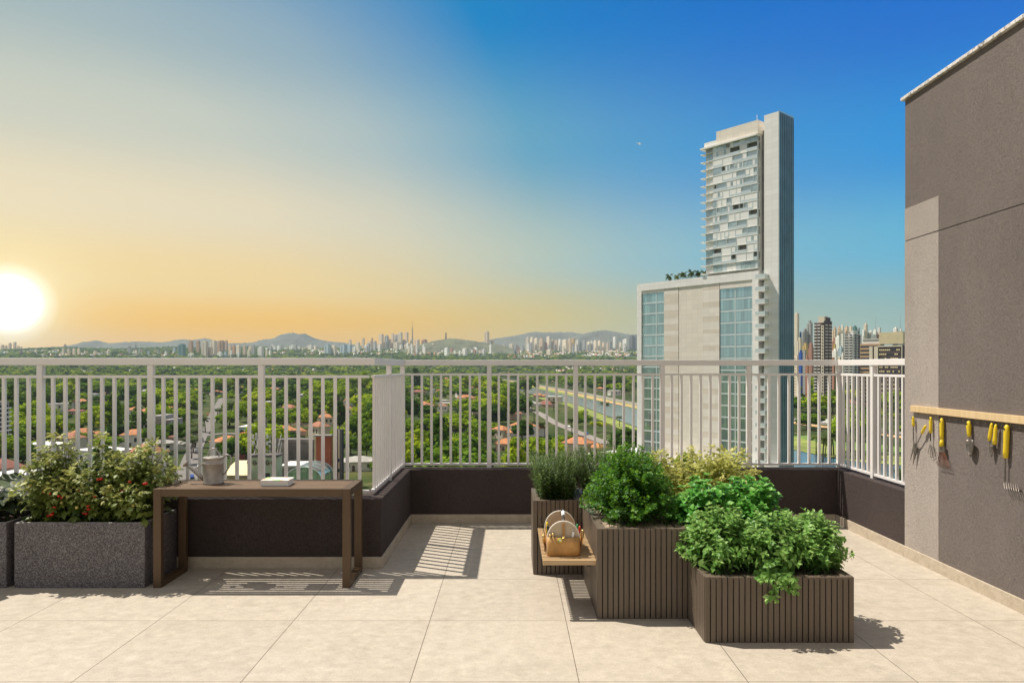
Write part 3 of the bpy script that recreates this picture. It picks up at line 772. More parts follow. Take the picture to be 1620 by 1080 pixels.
# broad leaved vegetable at the far left
t = thing('leafy_vegetable', (-4.2,5.57,.44), 'dark broad leaved vegetable in the planter cut by the picture edge', 'vegetable plant')
r = random.Random(5); P = Plant()
for i in range(62):
    b = (r.uniform(-4.6,-3.95), r.uniform(5.42,5.72), .44); a = r.uniform(0,6.28); L = r.uniform(.16,.36)
    tip = (b[0]+math.cos(a)*L*.7, b[1]+math.sin(a)*L*.45, .44+L*r.uniform(.55,.95))
    pts = bez(b, tip, (0,0,.08), 5); P.st.tube([tuple(p) for p in pts], [.005,.004,.004,.003,.003,.002], 5, cap=False)
    P.leaf(pts[-1]-(pts[-1]-pts[-2])*.3, np.array((math.cos(a),math.sin(a)*.8,.05))+nrng.normal(0,.2,3), UP+nrng.normal(0,.25,3), r.uniform(.13,.24), min(1,max(0,r.gauss(.4,.2))))
P.make(t, 'broad', ML['broad'], ML['greenstem'])
# rosemary
for (x0, x1, y0, y1, top, lab, ns, sd) in ((.23,.51,5.74,6.2,.955,'upright rosemary bush behind the tool bag',260,11),(.62,1.12,5.85,6.2,1.02,'rosemary bush showing behind and above the parsley',190,12)):
    t = thing('rosemary_bush', ((x0+x1)/2,(y0+y1)/2,.58), lab, 'rosemary', 'rosemary bushes')
    cx_, cy_ = (x0+x1)/2, (y0+y1)/2
    shrub(t, rect(x0,x1,y0,y1,.575), lambda r, b, cx_=cx_, cy_=cy_, top=top: (b[0]+(b[0]-cx_)*.4+r.gauss(0,.045), b[1]+(b[1]-cy_)*.2+r.gauss(0,.04), top-abs(b[0]-cx_)*.18-r.random()**1.5*.2), ns, ML['rosemary'], ML['darkstem'], 'needle', .033, .0095, .05, 3, 0, .0022, .8, sd, .55, .5, .0)
# parsley bush
t = thing('parsley_bush', (.87,5.1,.58), 'dense rounded bright green parsley bush in the tall planter', 'parsley')
shrub(t, rect(.66,1.08,4.78,5.5,.578), dome(.855,5.08,.36,.42,.66,.42,2.2,.1,.02), 260, ML['parsley'], ML['greenstem'], 'parsley', .034, .018, .15, 2, .1, .0017, .6, 21, .7, .45)
# basil
for cx_, cy_, lab, sd in ((1.36,4.98,'bright green crinkled basil next to the parsley box',31),(1.68,5.0,'bright green crinkled basil rising behind the mint',32)):
    t = thing('basil_plant', (cx_,cy_,.38), lab, 'basil', 'basil plants')
    shrub(t, rect(cx_-.15,cx_+.15,cy_-.14,cy_+.14,.38), dome(cx_,cy_-.04,.29,.32,.50,.39,2.2,.08,.08), 110, ML['basil'], ML['greenstem'], 'crinkle', .072, .042, .25, 2, .12, .003, .4, sd, .3, .4)
# mint
for cx_, cy_, lab, sd in ((1.34,4.52,'mint plant at the corner of the low planter beside the parsley box',33),(1.65,4.50,'mint plant in the middle of the low planter, trailing over its front',34),(1.93,4.55,'mint plant at the open end of the low planter, by the bare floor',35)):
    t = thing('mint_plant', (cx_,cy_,.38), lab, 'mint', 'mint plants')
    ex = {33: (1.37,4.60,.28,.32,.44,.29), 34: (1.68,4.57,.30,.32,.44,.26), 35: (1.95,4.62,.26,.30,.44,.25)}[sd]
    def tips(r, b, ex=ex, sd=sd):
        if sd == 34 and r.random() < .16: return (r.uniform(1.48,1.72), 4.24-r.uniform(0,.03), .40-.12*r.random()**2)
        return dome(*ex, 2.8, .16, .06)(r, b)
    shrub(t, rect(cx_-.14,cx_+.14,4.34,4.80,.38), tips, 130, ML['mint'], ML['greenstem'], 'oval', .056, .027, .2, 2, .1, .0024, .45, sd, .35, .5)
# yellow leaved plants at the back
for cx_, lab, sd in ((1.26,'yellow leaved plant beside the parsley bush',36),(1.56,'yellow leaved plant in the middle of the back planter',37),(1.80,'yellow leaved plant hanging over the open end of the back planter',38)):
    t = thing('yellow_plant', (cx_,5.8,.58), lab, 'leafy plant', 'yellow leaved plants')
    shrub(t, rect(cx_-.13,cx_+.12,5.5,6.15,.58), dome(cx_+.01,5.8,.27,.34,.66,.33,2,.18,.1), 40, ML['yellow'], ML['yellowstem'], 'tomato', .095, .055, .15, 2, .25, .0032, .5, sd, .35, .5)
# ================================================================== THE CITY
S = 1.2
KN = [(0,-38),(1400,-38),(2000,-27),(2600,-4),(3300,28),(4300,78),(5400,128),(6500,150),(9600,156)]
KX = np.array([k[0]*S for k in KN]); KZ = np.array([k[1]*S for k in KN])
def terr(x, y):
    x = np.asarray(x, float); y = np.asarray(y, float); r = np.hypot(x*.4, y)
    z = np.interp(r, KX, KZ) + H
    amp = np.clip((r-1500*S)/2500, 0, 1)
    z = z + amp*(9*np.sin(x*.0023+1.1)*np.sin(y*.0019+.4) + 6*np.sin(x*.0061+y*.0042) + 12*np.sin(x*.0011-2.0))
    return z
YS = 150*1.004**np.arange(1150)
def ground(px, py):
    """point of the terrain seen at photo pixel (px, py)"""
    dx, dz = (px-810)/F, -(py-580)/F
    hit = np.nonzero(H+dz*YS <= terr(dx*YS, YS))[0]
    y = float(YS[hit[0]]) if len(hit) else 12000.0
    return Vector((dx*y, y, float(terr(dx*y, y))))
def proj(p): return (810+F*p[0]/p[1], 580-F*(p[2]-H)/p[1])

# ------------------------------------------------------------------ terrain sheet
def mk_ground():
    t = NT('city ground'); g = t.coord('Object')
    n1 = t.noise(g, .012, 5, .6); n2 = t.noise(g, .09, 4, .6); n3 = t.noise(g, .6, 3, .6)
    col = t.ramp(n1, [(.35, (.028,.046,.011)), (.55, (.055,.078,.017)), (.7, (.12,.115,.04))])
    col = t.mix(t.ramp(n2, [(.58, 0.0), (.68, .8)]), col, (.24,.19,.12))
    col = t.mix(t.math('MULTIPLY', n3, .4), col, (.03,.045,.012))
    return t.end(t.bsdf(col, .95, 0, None, .1))
M['ground'] = mk_ground()
rr = np.concatenate([[5,100,250,400,600,900,1300], np.linspace(1600, 7600, 44), np.linspace(7900, 10200, 8)]); na = 300
th = np.linspace(0, 2*np.pi, na, endpoint=False)
X = (rr[:,None]*np.sin(th)[None]); Y = rr[:,None]*np.cos(th)[None]; Z = terr(X, Y)
V = np.stack([X,Y,Z], -1).reshape(-1,3)
i, j = np.meshgrid(np.arange(len(rr)-1), np.arange(na), indexing='ij'); j2 = (j+1)%na
Q = np.stack([i*na+j, (i+1)*na+j, (i+1)*na+j2, i*na+j2], -1).reshape(-1,4)[:, ::-1]
V = np.concatenate([V, [[0,0,GZ]]]); T = np.stack([np.full(na, len(V)-1), (np.arange(na)+1)%na, np.arange(na)], -1)
tag(np_mesh('ground', V, Q, M['ground'], tris=T, smooth=True), kind='structure')

# ------------------------------------------------------------------ hills on the horizon
M['hill'] = simple('distant wooded hill', (.105,.112,.085), .95, 0, .35, .004)  # paler base colour stands in for part of the distance haze
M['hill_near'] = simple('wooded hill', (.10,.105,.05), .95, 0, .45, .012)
def hill(name, pts, D, mat, width, seed, rough=6):
    r = np.random.default_rng(seed); pts = np.array(pts, float)
    px = np.arange(pts[0,0], pts[-1,0]+.01, 1.5); py = np.interp(px, pts[:,0], pts[:,1])
    nu = 17; V = []
    base = -60
    for k, (x, y) in enumerate(zip(px, py)):
        e = min(1, k/6, (len(px)-1-k)/6)
        for q in range(nu):
            u = -1+2*q/(nu-1); yy = D+u*width; xx = (x-810)/F*D
            top = H+(580-y)/F*D; b = float(terr(xx, D))-40
            prof = (1-abs(u)**1.5)
            z = b+(top-b)*prof + (rough*r.normal() if abs(u) < .97 else -30)*(prof**.5)*.6
            V.append((xx, yy, z))
    n = len(px); i, j = np.meshgrid(np.arange(n-1), np.arange(nu-1), indexing='ij')
    Q = np.stack([i*nu+j, (i+1)*nu+j, (i+1)*nu+j+1, i*nu+j+1], -1).reshape(-1,4)
    tag(np_mesh(name, V, Q, mat, smooth=True), kind='structure')
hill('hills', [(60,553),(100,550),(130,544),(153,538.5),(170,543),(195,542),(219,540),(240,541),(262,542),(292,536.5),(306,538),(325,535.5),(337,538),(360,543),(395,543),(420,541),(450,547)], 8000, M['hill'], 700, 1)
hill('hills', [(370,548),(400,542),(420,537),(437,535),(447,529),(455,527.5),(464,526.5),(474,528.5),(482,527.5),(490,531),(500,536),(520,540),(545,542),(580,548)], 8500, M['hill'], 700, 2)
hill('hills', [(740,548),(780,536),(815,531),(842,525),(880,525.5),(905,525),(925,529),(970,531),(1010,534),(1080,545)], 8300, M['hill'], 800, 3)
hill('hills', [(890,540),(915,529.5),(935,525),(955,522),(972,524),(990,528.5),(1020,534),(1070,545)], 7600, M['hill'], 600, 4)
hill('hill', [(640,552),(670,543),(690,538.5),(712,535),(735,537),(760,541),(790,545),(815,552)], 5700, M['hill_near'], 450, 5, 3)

# ------------------------------------------------------------------ water, roads, banks
def strip(name, pxs, w, mat, dz, kind='structure', off=0.0):
    P = [ground(*p) for p in pxs]; out = []
    # resample smoothly
    pts = []
    for k in range(len(P)-1):
        for q in range(6):
            u = q/6; a = P[max(k-1,0)]; b = P[k]; c = P[k+1]; d = P[min(k+2,len(P)-1)]
            pts.append(.5*((2*b)+(c-a)*u+(2*a-5*b+4*c-d)*u*u+(3*b-a-3*c+d)*u**3))
    pts.append(P[-1]); m = MB()
    for k, p in enumerate(pts):
        t_ = (pts[min(k+1,len(pts)-1)]-pts[max(k-1,0)]); t_.z = 0; t_.normalize(); nrm = Vector((-t_.y, t_.x, 0))
        for s in (-1, 1):
            q = p+nrm*(off+s*w/2); m.v.append((q.x, q.y, float(terr(q.x, q.y))+dz))
    for k in range(len(pts)-1): m.f.append((2*k, 2*k+1, 2*k+3, 2*k+2)[::-1]); m.m.append(0)
    o = build(name, m, mat); tag(o, kind=kind); return pts
def mk_water():
    t = NT('river water'); c = t.coord(); n = t.noise(c, .25, 4, .6)
    return t.end(t.bsdf((.05,.12,.17), .08, 0, t.bump(n, .25, .3), .5))
M['water'] = mk_water()
M['asphalt'] = simple('asphalt', (.17,.155,.14), .9, 0, .15, .3)
M['avenue'] = simple('worn avenue', (.25,.22,.19), .9, 0, .15, .2)
M['bank'] = simple('grass bank', (.21,.25,.045), .95, 0, .35, .08)
M['track'] = simple('railway ballast', (.48,.31,.14), .95, 0, .2, .2)
M['lawn'] = simple('lawn', (.12,.20,.03), .95, 0, .3, .1)
riv_px = [(740,598.5),(800,606),(850,620),(900,631),(945,640),(1010,660),(1120,694),(1260,729),(1420,748),(1560,762)]
CORR = []
def corridor(pts, w): CORR.append((np.array([(p.x, p.y) for p in pts]), w))
rv = strip('river', riv_px, 50, M['water'], .25)
corridor(rv, 29)
bk = strip('river_bank', riv_px, 34, M['bank'], .40, off=41); bk2 = strip('river_bank', riv_px, 14, M['bank'], .35, off=-34)
av_px = [(700,592.5),(760,597.5),(800,601),(850,609),(900,618),(945,626.5),(1010,640),(1120,655),(1250,664),(1330,674),(1440,688),(1600,705)]
av = strip('road', av_px, 15, M['avenue'], .50); corridor(av, 15)
rw = strip('railway', av_px, 12, M['track'], .45, off=-20); corridor(rw, 26)
lw = strip('lawn', [(1250,690),(1330,702),(1440,716)], 34, M['lawn'], .18); corridor(lw, 8)
st1 = strip('road', [(292,800),(298,742),(307,715),(318,690),(330,672),(338,655),(346,640),(352,628)], 8, M['asphalt'], .3); corridor(st1, 8)
st2 = strip('road', [(830,643),(855,655),(878,669),(909,682),(960,702)], 8, M['avenue'], .3); corridor(st2, 9)
st3 = strip('road', [(752,610),(780,618),(815,628),(845,641)], 9, simple('pale concrete road', (.55,.52,.47), .9), .3); corridor(st3, 8)
st4 = strip('road', [(318,690),(360,686),(420,690)], 8, M['asphalt'], .25); corridor(st4, 7)
def near_corr(x, y, pad=0):
    for P, w in CORR:
        a = P[:-1]; b = P[1:]; d = b-a; q = np.array((x,y))-a
        u = np.clip((q*d).sum(1)/np.maximum((d*d).sum(1),1e-6), 0, 1)
        if np.min(np.hypot(*(q-d*u[:,None]).T)) < w+pad: return True
    return False

# ------------------------------------------------------------------ where-words for labels
ORD = ['zero','first','second','third','fourth','fifth','sixth','seventh','eighth','ninth','tenth','eleventh','twelfth','thirteenth','fourteenth','fifteenth','sixteenth','seventeenth']
NUM = ['zero','one','two','three','four','five','six','seven','eight','nine','ten','eleven','twelve']
def where(px):
    px = min(1431, max(0, px))
    if px < 586:
        bay = int((586-px)/175.5)+1; g = int(((586-px) % 175.5)/19.5)+1
        return f'gap {NUM[g]} of the {ORD[bay]} table railing bay'
    if px < 640: return 'the edge on railing'
    if px < 1322:
        bay = int((px-640)/136.6)+1; g = int(((px-640) % 136.6)/15.2)+1
        return f'gap {NUM[min(g,9)]} of the {ORD[bay]} back railing bay'
    if px < 1378: return f'gap {NUM[min(7,int((px-1322)/8.2)+1)]} of the sunlit railing'
    return f'gap {NUM[min(7,int((px-1378)/8.5)+1)]} beside the taupe wall'
LAB = []          # (object, word phrase, px, py, joiner)
def later(o, phrase, px, py, join='behind'): LAB.append((o, phrase, px, py, join))
def finish_labels():
    groups = {}
    for o, ph, px, py, jn in LAB: groups.setdefault((ph, jn, where(px)), []).append((py, px, o))
    for (ph, jn, wh), L in groups.items():
        L.sort(key=lambda q: -q[0])
        for k, (py, px, o) in enumerate(L):
            if len(L) == 1: s = f'{ph} {jn} {wh}'
            elif k == 0: s = f'{ph} {jn} {wh}, lowest one'
            elif k == len(L)-1: s = f'{ph} {jn} {wh}, topmost one'
            else: s = f'{ph} {jn} {wh}, {ORD[k+1]} up' if k < 16 else f'{ph} {jn} {wh}, far up'
            o['label'] = s

# ------------------------------------------------------------------ skyscraper
DV = Vector((.65,-.76,0)); IV = Vector((.76,.65,0)); O0 = Vector((68.5*S,195*S,H))
class LB(MB):
    """boxes in the frame of a turned building (a along the lit face, b inwards, z above eye height), metres before scaling"""
    def done(s, o=None, sc_=None, c=None, n=None):
        DV_ = Vector((c, -n, 0)) if c else DV; IV_ = Vector((n, c, 0)) if c else IV
        o = O0 if o is None else o; sc_ = S if sc_ is None else sc_
        s.v = [tuple(o + DV_*(v[0]*sc_) + IV_*(v[1]*sc_) + Vector((0,0,v[2]*sc_))) for v in s.v]; return s
def mk_stone(name, col, sx=1.2, sz=.6):
    t = NT(name); c = t.coord()
    b = t.n('ShaderNodeTexBrick', offset=.0); 
    comb = t.n('ShaderNodeCombineXYZ'); sp = t.n('ShaderNodeSeparateXYZ'); t.l(c, sp.inputs[0])
    t.l(t.math('SUBTRACT', t.math('MULTIPLY', sp.outputs[0], .65), t.math('MULTIPLY', sp.outputs[1], .76)), comb.inputs[0]); t.l(sp.outputs[2], comb.inputs[1]); t.l(comb.outputs[0], b.inputs['Vector'])
    for k, v in (('Scale',1.0),('Mortar Size',.03),('Brick Width',2.4),('Row Height',1.7)): b.inputs[k].default_value = v
    b.inputs['Color1'].default_value = (*[x*.94 for x in col],1); b.inputs['Color2'].default_value = (*[min(1,x*1.05) for x in col],1); b.inputs['Mortar'].default_value = (*[x*.75 for x in col],1)
    n = t.noise(c, .25, 5, .6)
    return t.end(t.bsdf(t.mix(t.math('MULTIPLY', n, .3), b.outputs['Color'], tuple(x*.75 for x in col)), .7))
M['t_frame'] = mk_stone('pale stone cladding', (.93,.91,.87)); M['t_panel'] = mk_stone('plain beige cladding', (.88,.80,.69)); M['t_str1'] = mk_stone('light cladding', (.90,.83,.745)); M['t_str2'] = mk_stone('sand cladding', (.80,.71,.60))
M['t_conc'] = mk_stone('pale concrete', (.92,.90,.86)); M['t_white'] = simple('white facade panel', (.93,.92,.88), .5, 0, .05, .3); M['t_dark'] = simple('dark recess', (.20,.19,.175), .7, 0, .3, .4)  # one dark tone for recesses, joints and the podium band
M['t_rib'] = simple('blue grey metal ribs', (.28,.42,.48), .4, .4, .12, .2); M['t_ribdark'] = simple('dark metal cladding', (.13,.21,.25), .4, .4, .2, .2)
def mk_glass(name, col, rough=.04, w=1.5):
    t = NT(name); c = t.coord()
    comb = t.n('ShaderNodeCombineXYZ'); sp = t.n('ShaderNodeSeparateXYZ'); t.l(c, sp.inputs[0])
    t.l(t.math('SUBTRACT', t.math('MULTIPLY', sp.outputs[0], .65), t.math('MULTIPLY', sp.outputs[1], .76)), comb.inputs[0]); t.l(sp.outputs[2], comb.inputs[1])
    b = t.n('ShaderNodeTexBrick', offset=0.0); t.l(comb.outputs[0], b.inputs['Vector'])
    for k, v in (('Scale',1.0),('Mortar Size',.075),('Brick Width',w),('Row Height',4.08)): b.inputs[k].default_value = v
    b.inputs['Color1'].default_value = (*[x*.8 for x in col],1); b.inputs['Color2'].default_value = (*[min(1,x*1.15) for x in col],1); b.inputs['Mortar'].default_value = (.3,.38,.40,1)
    n = t.noise(c, .15, 3)
    return t.end(t.bsdf(b.outputs['Color'], rough, .72, t.bump(n, .15, .1)))
M['t_glass'] = mk_glass('office curtain glass', (.50,.66,.64), .04, 1.15); M['t_teal'] = simple('balcony glass', (.46,.55,.53), .2, .3, .25, .35); M['t_span'] = simple('pale blue spandrel', (.70,.77,.76), .25, .2, .06)
def skyscraper():
    base = O0+DV*(-20*S)+IV*(8*S); base.z = GZ
    t = thing('skyscraper', base, 'tall slim pale tower with glass strips on a broad lower block beside the river', 'skyscraper')
    Bt = -38.0
    P = lambda name, boxes, m, par=t: build(name, (lambda l: ([l.box(*b) for b in boxes], l.done())[1])(LB()), m, par)
    lower = P('lower_block', [(-43,0,.9,13,Bt,26.5)], M['t_conc'])
    P('facade_frame', [(-43,-41.2,0,.9,Bt,26.7),(-1.92,0,0,.9,Bt,26.7),(-41.2,-1.92,0,.9,24.4,26.7)], M['t_frame'], lower)
    P('roof_parapet', [(-42.9,-19,.9,1.3,26.5,26.7),(-43,-42.6,1.3,13,26.5,26.7)], M['t_frame'], lower)
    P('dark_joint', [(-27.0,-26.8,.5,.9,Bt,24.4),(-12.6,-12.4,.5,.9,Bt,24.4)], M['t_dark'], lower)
    P('plain_panel', [(-26.8,-18.2,.25,.9,Bt,24.4)], M['t_panel'], lower)
    st = LB(); z = Bt; k = 0; hs = [1.7,2.6,1.7,3.4,1.2,2.2]
    while z < 24.4:
        h = hs[k % 6]; z2 = min(24.4, z+h)
        st.box(-32.4,-27.0,.2,.9,z,z2,k%2); st.box(-18.2,-12.6,.2,.9,z,z2,(k+1)%2)
        z = z2; k += 1
    build('striped_panels', st.done(), [M['t_str1'],M['t_str2']], lower)
    for a0, a1, zt in ((-41.2,-32.4,23.5),(-12.4,-1.92,22.6)):
        P('head_panel', [(a0,a1,.2,.9,zt,24.4)], M['t_str1'], lower)
        z = zt
        while z > Bt+4:
            P('glass_band', [(a0,a1,.45,.9,z-2.95,z)], M['t_glass'], lower)
            P('spandrel', [(a0,a1,.40,.9,z-3.4,z-2.95)], M['t_span'], lower); z -= 3.4
        P('mullion', [((a0+a1)/2-.45 if a1 > -20 else a0+5.6,(a0+a1)/2-.15 if a1 > -20 else a0+5.9,.36,.45,Bt,zt)], M['t_span'], lower)
    # slab core
    slab = P('concrete_core', [(1.7,6,0,7.8,Bt,69.3)], M['t_conc'])
    rb = LB()
    for k in range(9): rb.box(6.0,6.22,.05+.97*k,.35+.97*k if k < 8 else 7.8,Bt,69.6)
    build('ribs', rb.done(), M['t_rib'], slab); P('rib_backing', [(6.0,6.06,.05,7.8,Bt,69.2)], M['t_ribdark'], slab)
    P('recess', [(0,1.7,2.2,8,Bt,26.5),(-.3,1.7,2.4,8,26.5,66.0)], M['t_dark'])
    z = 24.4
    while z > Bt+2:
        b = P('balcony', [(.1,3.0,-1.9,-.02,z-.3,z),(0.1,1.7,-.02,2.2,z-.3,z)], M['t_conc'])
        P('balustrade', [(.1,3.0,-1.9,-1.8,z,z+1.0),(2.9,3.0,-1.8,-.02,z,z+1.0)], M['t_span'], b)
        P('window', [(.05,1.65,2.1,2.2,z+.1,z+2.6)], M['t_teal'], b); z -= 3.4
    # upper tower
    up = P('upper_block', [(-17.3,-.3,1.4,16,26.7,64.3)], M['t_conc'])
    r = random.Random(3); pitch = 2.36; z = 27.6; fl = 0
    while z < 63.0:
        P('floor_slab', [(-18.6,-17.3,-.35,1.4,z-.26,z),(-17.3,-.3,-.04,1.4,z-.20,z)], M['t_frame'], up)
        band = LB(); h = pitch-.20 if z < 60.5 else 64.3-z
        band.box(-17.3,-14.6,.5,1.4,z,z+h,r.choice((0,0,0,1)))
        if fl == 0:
            a = -14.6
            while a < -.4: band.box(a+.05,min(a+1.5,-.35),.2,1.4,z,z+h,r.choice((0,1,1,3))); a += 1.5
        else:
            a = -14.6
            while a < -.6:
                w = r.choice((1.3,1.6,2.2,2.8,3.2)); b = min(a+w, -.35)
                if -.35-b < 1.0: b = -.35
                kind = r.choices((0,1,2,3),(6,1.7,1.0,2.2))[0]; bb = {0:.03,1:.05,2:.9,3:.3}[kind]
                band.box(a,b,bb,1.4,z+.0,z+h,{0:0,1:1,2:2,3:3}[kind])
                if kind in (2,3): band.box(a,b,-.05,.05,z,z+.8,3)
                elif r.random() < .6:
                    band.box(a+.05,b-.05,-.02,.02,z,z+.6,3)
                    if r.random() < .5: q = a+(b-a)*r.uniform(.15,.6); band.box(q,q+.7,-.01,.02,z+.7,z+h-.2,1)
                band.box(b-.06,b+.06,-.03,.9,z,z+h,3); a = b
        build('window_band', band.done(), [M['t_white'],M['t_teal'],M['t_dark'],M['t_span']], up)
        z += pitch; fl += 1
    P('roof_slab', [(-18.6,-.3,-.7,16,64.3,64.8)], M['t_frame'], up)
    P('roof_parapet', [(-17.5,-13.4,-.1,16,64.8,66.2)], M['t_conc'], up)
    P('penthouse', [(-13.4,-.1,-.1,14,64.8,68.6)], M['t_panel'], up)
    a = build('antenna', LB().tube([(-2.2,3,68.6),(-2.2,3,71.2)], .08, 6).done(), M['t_white'], t)
    P('podium', [(-60,-43.05,-6,20,Bt,-29.2),(-43,12,-8,-.05,Bt,-31.0)], M['t_conc'])
    P('podium_band', [(-60.1,-43.0,-6.15,-6.02,-31.4,-30.4)], M['t_dark'])
    P('podium_hedge', [(-58,-44,-5.4,-4.2,-29.2,-28.4),(-42,10,-7.4,-6.4,-31.0,-30.0)], M['lawn'])
    return t
skyscraper()

# ------------------------------------------------------------------ trees
def mk_leafy(name, ramp_):
    t = NT(name); oi = t.n('ShaderNodeObjectInfo').outputs['Random']
    a = t.n('ShaderNodeAttribute', attribute_name='var').outputs['Fac']
    loc = t.n('ShaderNodeObjectInfo').outputs['Location']; pn = t.noise(loc, .011, 2, .5)
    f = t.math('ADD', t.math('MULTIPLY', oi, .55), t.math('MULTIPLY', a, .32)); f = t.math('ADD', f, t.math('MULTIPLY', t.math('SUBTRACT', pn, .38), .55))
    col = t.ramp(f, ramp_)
    p = t.bsdf(col, .75, 0, None, .08)
    tr = t.n('ShaderNodeBsdfTranslucent'); t.l(col, tr.inputs['Color'])
    ms = t.n('ShaderNodeMixShader'); ms.inputs[0].default_value = .26; t.l(p, ms.inputs[1]); t.l(tr.outputs[0], ms.inputs[2])
    return t.end(ms.outputs[0])
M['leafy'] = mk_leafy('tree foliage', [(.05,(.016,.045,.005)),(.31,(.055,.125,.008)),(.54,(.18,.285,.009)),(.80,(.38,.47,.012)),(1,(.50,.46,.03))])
M['palmleaf'] = mk_leafy('palm fronds', [(.1,(.03,.055,.012)),(.9,(.11,.14,.025))])
M['bark'] = simple('bark', (.14,.10,.07), .9, 0, .3, 3)
def ico():
    p = (1+5**.5)/2
    v = np.array([(-1,p,0),(1,p,0),(-1,-p,0),(1,-p,0),(0,-1,p),(0,1,p),(0,-1,-p),(0,1,-p),(p,0,-1),(p,0,1),(-p,0,-1),(-p,0,1)])/math.hypot(1,p)
    f = np.array([(0,11,5),(0,5,1),(0,1,7),(0,7,10),(0,10,11),(1,5,9),(5,11,4),(11,10,2),(10,7,6),(7,1,8),(3,9,4),(3,4,2),(3,2,6),(3,6,8),(3,8,9),(4,9,5),(2,4,11),(6,2,10),(8,6,7),(9,8,1)])
    return v, f
IV0, IF0 = ico()
def crown_arrays(seed, shape='round', nb=34, leaves=70, leaf=.55):
    """leaf clumps on overlapping lobes; crown about 10 m wide, base at z=0"""
    r = np.random.default_rng(seed); lobes = []
    for k in range(nb):
        if shape == 'round':
            a = r.uniform(0, 2*np.pi); u = r.uniform(-.35, 1); rad = np.sqrt(1-min(1,abs(u))**2)*3.4*r.uniform(.65,1.05)
            lobes.append((rad*np.cos(a), rad*np.sin(a), 5.2+u*3.2, r.uniform(1.1,1.9)))
        elif shape == 'umbrella':
            a = r.uniform(0, 2*np.pi); rad = 5.2*np.sqrt(r.random()); lobes.append((rad*np.cos(a), rad*np.sin(a), 6.6-rad*rad*.055+r.normal()*.45, r.uniform(.9,1.6)))
        else:
            u = r.random(); a = r.uniform(0, 2*np.pi); rad = (1.9*np.sin(np.pi*min(1,u*.85+.15)))*r.uniform(.4,1); lobes.append((rad*np.cos(a), rad*np.sin(a), 2.5+u*8.5, r.uniform(.8,1.4)))
    V = []; Qd = []; A = []; Tr = []; o = 0
    for (x,y,z,s) in lobes:
        lv = r.random()
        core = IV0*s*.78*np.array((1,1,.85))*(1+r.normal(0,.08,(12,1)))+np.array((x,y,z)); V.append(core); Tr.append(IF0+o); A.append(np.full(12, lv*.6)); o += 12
        d = r.normal(size=(leaves,3)); d[:,2] = np.where(r.random(leaves) < .6, np.abs(d[:,2]), d[:,2]); d /= np.linalg.norm(d,axis=1)[:,None]
        c = np.array((x,y,z))+d*s*np.array((1,1,.85))*r.uniform(.8,1.12,(leaves,1))
        nn = d+r.normal(0,.30,(leaves,3)); nn /= np.linalg.norm(nn,axis=1)[:,None]
        u = np.cross(nn, r.normal(size=(leaves,3))); u /= np.linalg.norm(u,axis=1)[:,None]; w = np.cross(nn,u)
        sz = leaf*r.uniform(.5,1.2,(leaves,1))
        q = np.stack([c-u*sz*.6, c+w*sz*.5, c+u*sz*.6, c-w*sz*.5], 1).reshape(-1,3)
        V.append(q); Qd.append(np.arange(leaves*4).reshape(-1,4)+o); o += leaves*4
        A.append(np.repeat(np.clip(lv*.6+.2+r.normal(0,.14,leaves)+.12*d[:,2],0,1),4))  # shade put into the colour: lobe tops paler, undersides darker
    return np.concatenate(V), np.concatenate(Qd), np.concatenate(Tr), np.concatenate(A), lobes
def trunk_mb(shape, lobes, seed):
    r = random.Random(seed); m = MB(); top = {'round':4.2,'umbrella':4.6,'tall':3.2}[shape]
    m.tube([(0,0,-.6),(.05,.03,top*.5),(r.uniform(-.3,.3),r.uniform(-.3,.3),top)], [.34,.26,.2], 7)
    for k in range(5):
        l = lobes[(k*7)%len(lobes)]; m.tube([(0,0,top*.8),(l[0]*.45,l[1]*.45,(top+l[2])*.5),(l[0]*.85,l[1]*.85,l[2])], [.17,.11,.04], 5)
    return m
PROT = []
SHP = ['round','round','umbrella','round','umbrella','tall','round','umbrella']
proto_meshes = []
for k, shp in enumerate(SHP):
    cv, cq, ct, ca, lobes = crown_arrays(100+k, shp, {'round':34,'umbrella':38,'tall':26}[shp], 64)
    e = bpy.data.objects.new('tree', None)
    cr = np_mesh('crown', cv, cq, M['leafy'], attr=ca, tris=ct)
    tk = build('trunk', trunk_mb(shp, lobes, k), M['bark'], smooth=True)
    for q in (cr, tk): COL.objects.unlink(q)
    PROT.append((shp, cr.data, tk.data))
    # light version for the wood
    cv, cq, ct, ca, lobes = crown_arrays(200+k, shp, 16, 26, 1.0)
    o = np_mesh('forest tree', cv, cq, M['leafy'], attr=ca, tris=ct); COL.objects.unlink(o); proto_meshes.append(o)
def palm_meshes(seed, h=8.5):
    r = random.Random(seed); tr = MB(); lean = (r.uniform(-.5,.5), r.uniform(-.5,.5))
    tr.tube([(0,0,-.5),(lean[0]*.3,lean[1]*.3,h*.5),(lean[0],lean[1],h)], [.24,.17,.15], 7)
    V = []; Q = []; A = []
    for k in range(22):
        a = 6.283*k/22+r.uniform(-.15,.15); up = r.uniform(0,1.7); L = r.uniform(2.6,3.6); d = np.array((math.cos(a),math.sin(a),0)); sd = np.array((-d[1],d[0],0)); n = 6
        spine = []
        for i in range(n+1):
            u = i/n; spine.append(np.array((lean[0],lean[1],h))+d*L*(u*(1-.25*u))+UP*L*(up*.6*u-.62*u*u))
        for i in range(n):
            for q in range(2):
                for s in (-1,1):
                    p = spine[i]+(spine[i+1]-spine[i])*(q*.5); w = .75*math.sin(math.pi*min(1,.12+.85*(i+q*.5)/n))+.1
                    b = len(V); ax = nv(spine[i+1]-spine[i]); tip = p+sd*s*w+ax*w*.6-UP*w*.35
                    V += [p, p+ax*.20, tip+ax*.10, tip]; Q.append((b,b+1,b+2,b+3)); A += [r.random()]*4
    return np.array(V), np.array(Q), np.array(A), tr
RPALM = []
